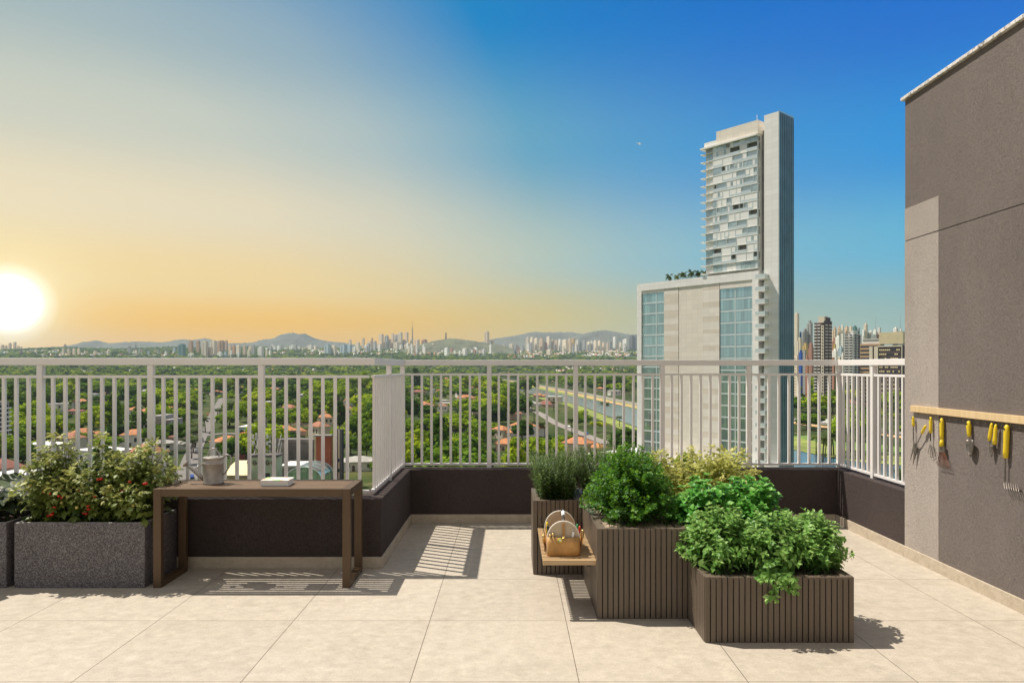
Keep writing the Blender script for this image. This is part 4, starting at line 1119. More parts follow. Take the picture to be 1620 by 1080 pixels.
for k in range(3):
    v, q, a, tr = palm_meshes(k+5, 2.6); cr = np_mesh('crown', v, q, M['palmleaf'], attr=a); tk = build('trunk', tr, M['bark'], smooth=True)
    for o in (cr, tk): COL.objects.unlink(o)
    RPALM.append((cr.data, tk.data))
PALM = []
for k in range(3):
    v, q, a, tr = palm_meshes(k); cr = np_mesh('crown', v, q, M['palmleaf'], attr=a); tk = build('trunk', tr, M['bark'], smooth=True)
    for o in (cr, tk): COL.objects.unlink(o)
    PALM.append((cr.data, tk.data))
def plant_tree(meshes, p, s, rz, name, group, cat):
    e = bpy.data.objects.new(name, None); e.location = p; e.rotation_euler = (0,0,rz); e.scale = s; COL.objects.link(e)
    for nm, me in zip(('crown','trunk'), meshes): c = bpy.data.objects.new(nm, me); COL.objects.link(c); c.parent = e
    return tag(e, None, cat, group)
# palms on the roof of the lower block
for k, (a, sz) in enumerate(((-32.6,.30),(-29.3,.27),(-27.4,.31),(-24.4,.33),(-22.0,.30),(-19.6,.28))):
    p = O0+DV*(a*S)+IV*(3*S)+Vector((0,0,26.5*S)); e = plant_tree(RPALM[k%3], p, (sz*1.9,sz*1.9,sz*3.0), k*1.3, 'palm_tree', 'palm trees on the tower roof terrace', 'palm tree')
    e['label'] = ['bare forked palm at the open end of the skyscraper roof terrace','small palm second from the open end of the roof terrace','bushy palm third from the open end of the roof terrace','tall palm fourth from the open end of the roof terrace','wide palm fifth from the open end of the roof terrace','palm on the roof terrace closest to the upper tower'][k]
for k, (a, b, z, sz, lab) in enumerate(((1.0,-1.2,24.4,.26,'potted palm on the top balcony between tower and concrete core'),(2.6,-1.0,24.4,.16,'small potted palm on the outer edge of the top balcony'))):
    plant_tree(RPALM[k], O0+DV*(a*S)+IV*(b*S)+Vector((0,0,z*S)), (sz,sz,sz), k, 'palm_tree', None, 'palm tree')['label'] = lab
OCC = []     # occupied circles (x, y, r)
def facet(pl, pc, pr, D, c=.65, n=.76):
    C = Vector(((pc-810)/F*D, D, 0)); r = (pl-810)/F; La = (C.x-r*C.y)/(c+n*r); r = (pr-810)/F; Lb = (r*C.y-C.x)/(n-c*r)
    return C, La, Lb
def zat(py, D): return H-(py-580)/F*D
# ------------------------------------------------------------------ far skyline towers
def mk_tower(name, col, win=.45, mode=0):
    t = NT(name); c = t.coord(); sp = t.n('ShaderNodeSeparateXYZ'); t.l(c, sp.inputs[0])
    u = t.math('ADD', t.math('MULTIPLY', sp.outputs[0], 1.41), t.math('MULTIPLY', sp.outputs[1], -.11))
    fz = t.math('FRACT', t.math('DIVIDE', sp.outputs[2], 3.4 if mode != 1 else 4.4)); fu = t.math('FRACT', t.math('DIVIDE', u, 4.5 if mode == 0 else 7.0))
    a = t.math('MULTIPLY', t.math('GREATER_THAN', fz, .42), t.math('LESS_THAN', fz, .86))
    if mode != 1: a = t.math('MULTIPLY', a, t.math('MULTIPLY', t.math('GREATER_THAN', fu, .28), t.math('LESS_THAN', fu, .80)))
    oi = t.n('ShaderNodeObjectInfo').outputs['Random']
    base = t.mix(oi, tuple(x*.82 for x in col), tuple(min(1,x*1.15) for x in col))
    colr = t.mix(t.math('MULTIPLY', a, win), base, (.06,.075,.085))
    return t.end(t.bsdf(colr, .7))
TM = {'beige': mk_tower('beige tower', (.76,.59,.41)), 'cream': mk_tower('cream tower', (.86,.75,.57)), 'white': mk_tower('white tower', (.92,.87,.79), .35), 'brown': mk_tower('brown tower', (.56,.34,.19)),
      'grey': mk_tower('grey tower', (.42,.42,.40), .5), 'blue grey': mk_tower('blue grey tower', (.40,.50,.54), .45, 2), 'teal glass': mk_tower('teal glass tower', (.10,.26,.25), .6, 1), 'ochre': mk_tower('ochre tower', (.72,.50,.16)),
      'reddish': mk_tower('reddish tower', (.50,.24,.16)), 'dark': mk_tower('dark tower', (.16,.15,.15), .4), 'blue': mk_tower('blue tower', (.02,.10,.42), .2)}
M['roofgrey'] = simple('grey roof', (.38,.36,.33), .9, 0, .2, .1)
nsky = 0
def sky_tower(px, w, top, base, col, depth=1.0, D=None, group='skyline towers'):
    global nsky
    if D is None:
        g = ground(px, base); D = min(g.y, 6300)
    pl, pr = px-w/2, px+w/2; pc = px+w*.12
    cc = .70-.28*min(1, max(0, (px-250)/500)); nn = math.sqrt(1-cc*cc)
    C, La, Lb = facet(pl, pc, pr, D, cc, nn); La = min(90, max(3, La)); Lb = min(90, max(3, Lb))*depth
    zt = zat(top, D); zb = float(terr(C.x, C.y))-8; C.z = zb
    h = zt-zb; r = random.Random(int(px*37+top*11)); v = r.random()
    t = thing('tower_block', C, None, 'tower block', group)
    m = LB(); hh = h-(3 if v < .75 else 0)
    if v < .35: m.box(-La,0,0,Lb,0,hh)
    elif v < .7:
        m.box(-La,-La*.62,0,Lb,0,hh*.97).box(-La*.62,-La*.4,Lb*.15,Lb,0,hh).box(-La*.4,0,0,Lb,0,hh*.985)
    else: m.box(-La,0,0,Lb,0,hh*.9).box(-La*.85,-La*.1,Lb*.1,Lb*.9,hh*.9,hh)
    build('facade', m.done(C, 1.0, cc, nn), TM[col], t)
    if v < .75: build('roof_box', LB().box(-La*.7,-La*.2,Lb*.2,Lb*.8,hh-.3,h).done(C,1.0,cc,nn), TM[col], t)
    OCC.append((C.x, C.y, La*.6+6))
    sl_ = 'slim' if h/(La+Lb) > 2.3 else ('broad' if h/(La+Lb) < 1.1 else 'tall')
    later(t, f'{sl_} {col} block', px, top+.4*(base-top), 'above'); nsky += 1
    return t
r = random.Random(17)
SK = []
for p in ((3,7,545),(9,6,546),(15.5,6,542),(23.5,5,540.5),(29,5,547),(34,3,548)): SK.append((*p,552,'beige'))
SK += [(33.5,3.5,554,564,'dark'),(22,13,559.5,564.5,'teal glass'),(103,4,544,551,'brown'),(100,5,550.5,563,'cream'),(108.5,5.5,550.5,563,'cream'),(117,5,550.5,563,'cream'),(124.5,5,550.5,563,'cream'),(205,5.5,546.5,561,'grey'),(221,3.5,551,562,'grey'),(235,4,555,563,'blue grey'),(251,3,552,562,'grey'),(262,5,556,563,'white'),(276,5,549,560,'blue grey'),
 (287.5,13,543.5,566,'teal glass'),(302,8,538,560,'brown'),(313.5,6.5,538.5,560,'brown'),(324,11,538.5,566,'cream'),(331.5,11,548.5,566,'beige'),(337.5,11,538,564,'cream'),(347,7,538.5,562,'brown'),(351,9.5,538,558,'brown'),(358,5,538,556,'brown'),(302,10,558,566,'white'),(320,9,562,567,'white'),(348,9,556,566,'white'),(357,5,555,566,'blue grey'),
 (364,6,545,564,'beige'),(370,6,545.5,564,'brown'),(377,7,545,562,'cream'),(366,4,554,566,'white'),(377,7,557,566,'white'),(387,6,545,564,'beige'),(394,6,553,566,'cream'),(401,6,545,564,'grey'),(396,6,547,560,'beige'),(412.5,10,548,566,'white'),(422,4,553,565,'cream'),(427,4,554,565,'white')]
for k in range(24): SK.append((422+3.3*k+r.uniform(-1,1), r.uniform(3,5.5), r.uniform(543.5,549.5), 555+r.uniform(-1,1), r.choice(('cream','white','beige','grey','white'))))
SK += [(517.5,14,544.5,562,'blue grey'),(528,11,545.5,562,'cream'),(543,13,544.5,562,'blue grey'),(553,8,544.5,561,'blue grey'),(554,4.5,537,552,'beige'),
 (566,8,541,557,'cream'),(574.5,5,534.5,553,'beige'),(585,7,539,556,'beige'),(588.7,3,534,551,'brown'),(593,6,539,555,'grey'),(603,8,528,548,'beige'),(611.5,7,530,549,'grey'),(621,5,527,546,'beige'),(626.5,5,529,546,'grey'),(633,8,525,547,'cream'),(643,6.5,525,546,'beige'),(627,9,540.5,555,'cream'),(634,7,545,554,'white'),(644,11,543,554,'cream'),(659.5,9,536.5,552,'beige'),(671,10,536.5,550,'reddish'),(600,8,543,553,'beige'),(608,7,541,553,'cream'),(616,6,536,550,'beige'),(639,7,537,549,'beige'),(651,5,534,549,'cream'),(579,5,545,555,'white'),
 (770,8,523.5,543,'beige'),(779,6,537.5,543,'beige'),(706.5,7.5,549.5,564,'white'),(727.5,4,554,563,'white'),(735,8,550.5,563,'white'),(751.5,7,548.5,560,'white'),(765,6,551.5,563,'white'),(780.5,6.5,548.5,561,'white'),(809,8,543,556,'cream'),(818,7,547,557,'reddish'),(700,4,553,560,'white'),(793,5,551,558,'cream'),
 (835,6.5,532.5,547,'cream'),(841.5,6.5,532.5,547,'cream'),(848.5,7,534,548,'cream'),(857,9,534.5,546,'beige'),(868,7,531.5,547,'cream'),(874.5,5,536.5,549,'beige'),(880,5,537,553,'beige'),(885.7,6,536,553,'white'),(894,9.5,536.5,556,'cream'),(901.5,5,534.5,549,'beige'),(906.5,7,535.5,550,'ochre'),(913.5,7,537.5,552,'white'),(863,5.5,541.5,555,'reddish'),(876,5,544,554,'white'),(869,9,552,563,'cream'),(924.5,6,537.5,549,'grey'),(931.5,7,540,552,'cream'),(936,4,539,550,'white'),(942,6.5,538,551,'cream'),(948.5,5.5,538,552,'cream'),(963.5,10,540,552,'grey'),(972.5,6,532.5,550,'white'),(974,7,541,551,'beige'),(989.5,9,535.5,553,'white'),(999.5,8,529.5,545,'dark'),(1004.5,6,528.5,545,'grey'),(955,5,541,550,'beige'),(982,5,541,550,'cream'),(918,5,541,550,'grey')]
for k in range(46):
    px = r.uniform(556,1003); SK.append((px, r.uniform(3,5.5), r.uniform(540.5,549) if not 690 < px < 770 else r.uniform(549,554), 560+r.uniform(-3,2), r.choice(('cream','white','beige','white','grey','reddish'))))
for k in range(16): SK.append((r.uniform(2,280), r.uniform(3,5), r.uniform(552,556), 562, r.choice(('white','cream','blue grey'))))
for p in SK: sky_tower(*p)
# right hand district behind the railing
SR = [(1260.5,7.5,494,548,'cream',1500),(1266.5,4,524.5,545,'blue',1700),(1273.5,9,519.5,548,'grey',1500),(1281,9.5,507,548,'grey',1500),(1265,9,533.5,566,'cream',1150),(1274,9,542,562,'ochre',1250),(1283,9,542,560,'reddish',1300),(1266.5,6,553.5,580,'blue',760),(1272.5,7,553,580,'grey',800),(1260,7,562,590,'cream',700),(1276.5,5,561,585,'reddish',750),
 (1320,7,516.5,550,'beige',1900),(1327.5,5,515.5,548,'beige',2000),(1332.5,6.5,513,552,'white',1700),(1339.5,6.5,515.5,545,'beige',1900),(1346,6.5,516,545,'cream',1900),(1352.5,7,515,545,'teal glass',1800),(1358.5,5,518,545,'blue grey',1900),(1366,6,521,545,'white',1700),(1369.5,6.5,511,545,'cream',1900),(1378,7,522,545,'white',1800),(1384.5,6,520,545,'white',2000),(1391,7,518,545,'white',1900),(1387,6,525,545,'reddish',1600),(1374,6,526,545,'grey',1600),(1417,9,517,545,'white',1500),(1425,7,520,545,'white',1500),(1430,4,525.5,548,'grey',1400),
 (1320,9,534,566,'reddish',1100),(1326,9,530,572,'white',1000),(1333,6,527,560,'white',1150),(1320.5,6,544,580,'ochre',900),(1321,9,551,588,'white',800),(1330,9,547,588,'blue grey',820),(1333,5,557,590,'white',740),(1328,7,564,592,'cream',700),(1318,7,565,595,'reddish',680)]
for px, w, top, base, col, D in SR: sky_tower(px, w, top, base, col, 1.0, min(D, 1350)*S, 'district towers by the taupe wall')
def mast(px, w, top, D, lab, zb=None):
    C = Vector(((px-810)/F*D, D, 0)); C.z = float(terr(C.x, C.y))-5; zt = zat(top, D)
    t = thing('lattice_mast', C, lab, 'mast'); m = MB(); hw = w*D/F/2; h = zt-C.z
    for sx, sy in ((-1,-1),(1,-1),(1,1),(-1,1)): m.tube([C+Vector((sx*hw,sy*hw,0)), C+Vector((sx*hw*.25,sy*hw*.25,h*.8))], hw*.22, 4)
    n = 12
    for k in range(n):
        z0, z1 = h*.8*k/n, h*.8*(k+1)/n; f0, f1 = 1-.75*k/n, 1-.75*(k+1)/n
        for sx, sy, tx, ty in ((-1,-1,1,-1),(1,-1,1,1),(1,1,-1,1),(-1,1,-1,-1)): m.tube([C+Vector((sx*hw*f0,sy*hw*f0,z0)), C+Vector((tx*hw*f1,ty*hw*f1,z1))], hw*.13, 3)
    build('lattice', m, M['mastgrey'], t); build('spike', MB().tube([C+Vector((0,0,h*.78)), C+Vector((0,0,h))], [hw*.3,hw*.1], 5), M['mastgrey'], t)
M['mastgrey'] = simple('mast steel', (.42,.36,.32), .6)
mast(652.5, 2.6, 508, 5600, 'very thin tall mast above the beige hilltop towers'); mast(215, 2.4, 540, 4600, 'thin mast standing between grey blocks before the pale mountains')
mast(1385.3, 2.4, 503, 2300, 'thin lattice mast behind the striped orange office'); mast(1424, 3.2, 497, 1750, 'tapering spire mast above the beige top of the dark office')
mast(462.5, 1.2, 520, 8450, 'hair thin mast on the highest mountain summit'); mast(481.5, 1.2, 522, 8450, 'hair thin mast on the lower shoulder of the highest mountain')
C = ground(705.5, 545); D = 5700; C = Vector(((705.5-810)/F*D, D, 0)); C.z = float(terr(C.x,C.y)); t = thing('chimney', C, 'lone dark chimney on the wooded hill', 'chimney')
build('shaft', MB().lathe([(9,0),(5,zat(528,D)-C.z),(5.6,zat(527.6,D)-C.z),(5.6,zat(526.5,D)-C.z)], C, 10), M['bark'], t); build('cap', MB().lathe([(6.4,0),(6.4,1.5)], (C.x,C.y,zat(526.5,D)+.05), 10), M['mastgrey'], t)

# ------------------------------------------------------------------ larger buildings of the district
m_brown = simple('brown brick tower', (.20,.115,.095), .8, 0, .12, .5); m_dkb = simple('dark plum facade', (.095,.06,.06), .7, 0, .15, .4); m_wbal = simple('white balcony', (.80,.77,.72), .7, 0, .06, .4); m_win = simple('dark window', (.05,.055,.06), .15)
m_tan = simple('tan concrete', (.60,.40,.24), .8, 0, .08, .3); m_yel = simple('beige blank wall', (.70,.60,.38), .85, 0, .08, .2); m_crm = simple('cream column', (.76,.68,.54), .8, 0, .05, .3); m_whb = simple('white rendered tower', (.80,.78,.74), .7, 0, .05, .3); m_ylw = simple('blind', (.80,.66,.38), .6)
def PB(nm, boxes, m, t, C): return build(nm, (lambda l: ([l.box(*b) for b in boxes], l.done(C, 1.0))[1])(LB()), m, t)
def PBS(nm, boxes, m, t, C):
    for b in boxes: PB(nm, [b], m, t, C)
D = 780; C, La, Lb = facet(1288, 1303.5, 1316, D); zb = GZ; C.z = zb; zt = zat(510, D)-zb
t = thing('apartment_tower', C, 'tall brown apartment tower with white balconies and a pale stair strip', 'apartment tower'); OCC.append((C.x-4,C.y+4,16))
PB('wall', [(-La,-.28*La,0,Lb,0,zt)], m_brown, t, C); PB('shade_side_wall', [(-.0,.25,0,Lb,0,zt+2)], m_dkb, t, C); PB('stair_strip', [(-.28*La,0,-.4,Lb,0,zt-3)], m_crm, t, C)  # shade of the right face put into a darker wall sheet
PB('roof_box', [(-.62*La,0,1,Lb*.5,zt,zt+7)], m_crm, t, C); PB('roof_box', [(-.02,.3,Lb*.2,Lb*.8,zt+2,zt+6),(-3,0,Lb*.3,Lb*.8,zt-3,zt+6)], m_dkb, t, C)
z = zt-3.4
while z > 6:
    PBS('balcony', [(-La,-.72*La,-1.0,0,z,z+1.3),(-.62*La,-.36*La,-1.0,0,z,z+1.3)], m_wbal, t, C); PBS('window', [(-.97*La,-.74*La,-.12,-.02,z+1.4,z+2.9),(-.60*La,-.38*La,-.12,-.02,z+1.4,z+2.9),(-.16*La,-.06*La,-.5,-.42,z+.8,z+2.8)], m_win, t, C)
    PBS('side_balcony', [(.25,1.0,Lb*.12,Lb*.42,z,z+1.2),(.25,1.0,Lb*.60,Lb*.92,z,z+1.2)], m_wbal, t, C); z -= 3.5
D = 900; C, La, Lb = facet(1336, 1350, 1363.5, D); C.z = GZ; zt = zat(528, D)-GZ
t = thing('apartment_tower', C, 'white apartment tower with dark vertical stripes, between the brown tower and the orange office', 'apartment tower'); OCC.append((C.x-4,C.y+4,16))
PB('wall', [(-La,0,0,Lb,0,zt)], m_whb, t, C); PB('roof_box', [(-.35*La,0,.5,Lb*.45,zt,zt+4.5)], m_whb, t, C); PB('dark_stripe', [(.0,.12,Lb*.22,Lb*.36,0,zt),(.0,.12,Lb*.56,Lb*.78,0,zt-1)], m_dkb, t, C)
z = zt-3.6
while z > 6:
    PBS('balcony', [(-La,-.55*La,-1.1,0,z,z+1.2),(-.45*La,-.12*La,-1.1,0,z,z+1.2)], m_wbal, t, C); PBS('window', [(-.97*La,-.57*La,-.15,-.03,z+1.3,z+3.0),(-.43*La,-.14*La,-.15,-.03,z+1.3,z+3.0)], m_win, t, C); PBS('side_window', [(.13,.2,Lb*.40,Lb*.53,z+.9,z+2.6),(.13,.2,Lb*.05,Lb*.18,z+.9,z+2.6)], m_win, t, C); z -= 3.4
D = 760; C, La, Lb = facet(1360.5, 1392, 1398, D); C.z = GZ; zt = zat(543, D)-GZ
t = thing('office_block', C, 'orange tan office block with dark strip windows and a white roof storey', 'office block'); OCC.append((C.x-10,C.y+10,22))
PB('wall', [(-La,0,0,Lb,0,zt)], m_tan, t, C); PB('roof_storey', [(-.88*La,-.1,1,Lb,zt,zt+4.5)], m_whb, t, C); PB('roof_slab', [(-.92*La,.3,.4,Lb,zt+4.5,zt+5.3)], m_whb, t, C)
z = zt-4.2
while z > 4: PB('window_band', [(-La*.98,-.2,-.1,.0-.01,z,z+1.9)], m_win, t, C); z -= 4.3
D = 690; C, La, Lb = facet(1375.5, 1427.5, 1436, D); C.z = GZ; zt = zat(546, D)-GZ
t = thing('office_block', C, 'dark plum office block with pale corner columns and a blank beige top', 'office block'); OCC.append((C.x-14,C.y+8,26))
PB('wall', [(-La,-.02,.3,Lb,0,zt)], m_dkb, t, C); PB('blank_top', [(-.72*La,.2,1.5,Lb*.9,zt+1.6,zat(524.5,D)-GZ)], m_yel, t, C); PB('roof_plant', [(-.66*La,-.56*La,.5,1.4,zt,zt+1.5),(-.3*La,-.15*La,.5,1.4,zt,zt+1.5)], m_win, t, C)
for a0, a1 in ((-1.0,-.90),(-.85,-.73),(-.02,0)): PB('corner_column', [(a0*La,a1*La,-.5,.3,0,zt-.6)], m_crm, t, C)
PB('cornice', [(-.73*La,-.02*La,-.3,.3,zt-1.2,zt)], m_crm, t, C)
rz = random.Random(4); z = zt-5.2; k = 0
while z > 5:
    PB('window_band', [(-.71*La,-.04*La,.15,.29,z,z+1.8)], m_win, t, C)
    bl = [(a, a+.045*La) for a in [-.70*La+.058*La*q for q in range(11)] if rz.random() < .55]
    if bl: PBS('blind', [(a,b,.05,.14,z+.1,z+1.7) for a, b in bl], m_ylw, t, C)
    z -= 4.3
# round pavilion
g = ground(1290, 642); C = Vector((g.x, g.y+8, GZ)); rr_ = 26*g.y/F
t = thing('round_pavilion', C, 'low round glass pavilion with a red rimmed roof near the avenue', 'pavilion'); OCC.append((C.x,C.y,rr_+4))
m_pav = simple('pavilion glazing', (.55,.58,.55), .3, 0, .2, .6)
build('wall', MB().lathe([(rr_,0),(rr_,7.5)], C, 28), m_pav, t)
mu = MB()
for k in range(28):
    a = 6.283*k/28; p = C+Vector((rr_*1.005*math.cos(a), rr_*1.005*math.sin(a), 0)); mu.box(p.x-.25,p.x+.25,p.y-.25,p.y+.25,GZ,GZ+7.5)
build('mullions', mu, m_win, t); build('roof', MB().lathe([(rr_*1.06,0),(rr_*1.08,.9),(rr_*.2,2.2)], (C.x,C.y,GZ+7.5), 36), m_whb, t)
rm = MB().tube([(C.x+rr_*1.08*math.cos(a),C.y+rr_*1.08*math.sin(a),GZ+8.3) for a in [6.2832*k/40 for k in range(41)]], .5, 6); build('rim', rm, simple('red rim', (.60,.14,.06), .6), t)

# ------------------------------------------------------------------ buildings just beyond the table railing
def boxy(label, cat, name, px0, px1, D, top, depth, m, group=None):
    x0, x1 = (px0-810)/F*D, (px1-810)/F*D; zt = zat(top, D)
    t = thing(name, ((x0+x1)/2, D+depth/2, GZ), label, cat, group); OCC.append(((x0+x1)/2, D+depth/2, max(x1-x0, depth)*.6))
    build('wall', MB().box(x0,x1,D,D+depth,GZ-1,zt), m, t); return t, x0, x1, zt
def wins(t, rects, D, m=None, name='window', pr=.12):
    for px0, px1, py0, py1 in rects:
        f = build(name, MB().box((px0-810)/F*D,(px1-810)/F*D,D-pr,D-.01,zat(py1,D),zat(py0,D)), m or m_win, t)
mc = lambda n, c, v=.12: simple(n, c, .85, 0, v, .4)
m_gr, m_grd = mc('weathered grey wall',(.30,.275,.25),.3), mc('dark weathered wall',(.13,.115,.105),.35)
t, x0, x1, zt = boxy('weathered dark grey building with one row of small square windows', 'building', 'warehouse', 440, 499, 285, 697, 7, m_gr)
build('dark_panel', MB().box((456-810)/F*285,(497-810)/F*285,285-.1,285-.01,zat(726,285),zat(699,285)), m_grd, t)
wins(t, [(457+5.1*k, 461+5.1*k, 727.5, 733.5) for k in range(8)], 285)
build('roof_edge', MB().box(x0-.3,x1+.3,285-.3,292.3,zt,zt+.5), m_grd, t)
t, x0, x1, zt = boxy('narrow brick red tower block with a beige edge, beside the dark glass tower', 'building', 'brick_tower', 500, 523, 262, 690, 3, mc('brick red render',(.40,.105,.05),.15))
build('beige_pier', MB().box((497-810)/F*262,x0-.02,262.2,265,GZ,zt-.3), mc('beige pier',(.62,.48,.28)), t); build('roof_edge', MB().box((496.5-810)/F*262,x1+.15,261.85,265.2,zt,zt+.45), m_gr, t)
t, x0, x1, zt = boxy('narrow black tower with one cream vertical strip, right of the brick red one', 'building', 'dark_tower', 530, 541, 268, 679, 3, mc('black panel',(.035,.033,.033),.3))
build('cream_strip', MB().box((534.8-810)/F*268,(537.6-810)/F*268,267.75,267.98,GZ,zt-.2), m_crm, t); build('grey_side', MB().box((538-810)/F*268,x1+.05,267.8,267.98,GZ,zt-.2), mc('slate side',(.16,.165,.17),.2), t)
wins(t, [(534.9,537.5,725+16*k,730+16*k) for k in range(3)], 268, m_win, 'window', .4)
t, x0, x1, zt = boxy('pale green building with graffiti and a thicket of roof antennas', 'building', 'graffiti_building', 392, 439, 250, 723, 5, mc('pale green render',(.44,.50,.34),.1))
gq = MB(); rg = random.Random(2)
for k in range(5):
    u0 = 394+9*k+(2 if k > 1 else 0); pts = []
    for q in range(13):
        a = q/12*rg.uniform(6,9); pts.append(Vector(((u0+3.6*math.cos(a)*(1-q/20)-810)/F*250, 249.9, zat(731+4.6*math.sin(a)*(1-q/26), 250))))
    gq.tube(pts, .16, 4)
build('graffiti', gq, simple('graffiti paint', (.12,.09,.05), .8), t); wins(t, [(420,427,748,754)], 250)
build('roof_band', MB().box(x0-.2,x1+.2,249.8,255.2,zt,zt+.8), m_grd, t)
for k in range(16):
    px = 394+3*k+rg.uniform(-1,1); h = rg.uniform(2,9) if k not in (8,9) else 15; x = (px-810)/F*252
    an = MB().tube([(x,252+rg.uniform(0,8),zt+.8),(x+rg.uniform(-.5,.5),252+rg.uniform(0,8),zt+.8+h)], .1, 5)
    for q in range(2): zq = zt+1+h*rg.uniform(.4,.9); an.box(x-.35,x+.35,251.5,251.8,zq,zq+1.4)
    build('antenna', an, m_wbal if k % 3 else m_gr, t)
# vaulted glass hall
D = 246; x0, x1 = (452-810)/F*D, (508-810)/F*D; zt = zat(739, D); zs = zat(757, D); cxv = (x0+x1)/2
t = thing('glass_vault', (cxv,D+8,GZ), 'low blue glass vault roof with pale ribs, just over the table edge', 'glass roof'); OCC.append((cxv,D+8,12))
pts = [(cxv-(x1-x0)/2*math.cos(math.pi*k/14), D, zs+(zt-zs)*math.sin(math.pi*k/14)) for k in range(15)]
build('glazing', MB().prism([(x1,D,GZ),(x0,D,GZ)]+pts, (0,16,0)), M['t_glass'], t)
for q in range(4):
    yy = D-.15+q*5.3; build('rib', MB().tube([(p[0],yy,p[2]+.12) for p in pts], .16, 5), M['t_span'], t)
t, x0, x1, zt = boxy('flat roofed pale hall beside the glass vault', 'building', 'flat_hall', 444, 508, 266, 738, 12, m_gr); build('roof', MB().box(x0-.4,x1+.4,265.6,278.4,zt,zt+.5), m_wbal, t)
t, x0, x1, zt = boxy('beige hall with a pale sheet metal roof behind the watering can', 'building', 'metal_roof_hall', 354, 389, 246, 752, 14, mc('beige hall wall',(.50,.38,.24)))
build('roof', MB().prism([(x0-1,245,zt),(x1+1,245,zt),(x1-3,260,zt+3.2),(x0-1,260,zt+3.2)], (0,0,.3)), m_yel, t)
t, x0, x1, zt = boxy('dark red house with an arched roof behind the graffiti building', 'house', 'red_house', 372, 391, 330, 694, 12, mc('dark red wall',(.20,.05,.04)))
cxv = (x0+x1)/2; w2 = (x1-x0)/2+.6
build('roof', MB().prism([(cxv-w2*math.cos(math.pi*k/10), 329.4, zt+2.8*math.sin(math.pi*k/10)) for k in range(11)], (0,13,0)), mc('red tile roof',(.50,.15,.06)), t); wins(t, [(375,380,700,706),(383,388,700,706)], 330)
t, x0, x1, zt = boxy('grey apartment building with stacked dark balconies at the picture edge', 'building', 'apartment_building', -60, -12, 330, 636, 11, mc('grey concrete frame',(.30,.28,.25)))
for k in range(9):
    py = 641+7.2*k; f = build('balcony', MB().box(x1+.01,x1+1.4,330.3,340.8,zat(py+6.6,330),zat(py+5.0,330)), m_wbal, t)
    for q in range(3): build('window', MB().box(x1+.01,x1+.12,330.6+3.5*q,333.2+3.5*q,zat(py+5.0,330),zat(py+.9,330)), m_win, t)
t, x0, x1, zt = boxy('white flat roofed commercial building along the street', 'building', 'flat_roof_building', 205, 246, 455, 668, 24, m_wbal); build('roof', MB().box(x0-.4,x1+.4,454.5,479.5,zt,zt+.6), M['roofgrey'], t); wins(t, [(208+7*k,213+7*k,671,677) for k in range(5)], 455)
t, x0, x1, zt = boxy('grey concrete building with a stepped roof by the street bend', 'building', 'flat_roof_building', 240, 268, 440, 664, 18, m_gr); build('roof', MB().box(x0-.4,x1-6,439.5,458.5,zt,zt+2.6), M['roofgrey'], t); wins(t, [(243+8*k,249+8*k,670,678) for k in range(3)], 440)
t, x0, x1, zt = boxy('pale teal flat roofed building behind the antennas', 'building', 'flat_roof_building', 377, 405, 420, 676, 16, mc('pale teal wall',(.40,.50,.50))); build('roof', MB().box(x0-.3,x1+.3,419.6,436.4,zt,zt+.5), m_wbal, t); wins(t, [(380+8*k,386+8*k,680,686) for k in range(3)], 420)
# turquoise canopy
D = 330; t = thing('canopy', ((204-810)/F*D, D, GZ), 'turquoise tent canopy with two peaks among the trees', 'canopy'); m = MB()
for k in range(2):
    c0 = Vector(((199+10*k-810)/F*D, D, zat(716,D))); 
    m.add([c0+Vector((-2.2,-2,0)),c0+Vector((2.2,-2,0)),c0+Vector((2.2,2,0)),c0+Vector((-2.2,2,0)),c0+Vector((0,0,3.0))], [(0,1,4),(1,2,4),(2,3,4),(3,0,4)])
build('fabric', m, simple('turquoise fabric', (.05,.42,.36), .7), t); m = MB()
for x in (-4.4,0,4.4): m.tube([((204-810)/F*D+x,D-2,GZ),((204-810)/F*D+x,D-2,zat(716,D))], .1, 5)
build('pole', m, m_wbal, t); OCC.append(((204-810)/F*D, D, 7))

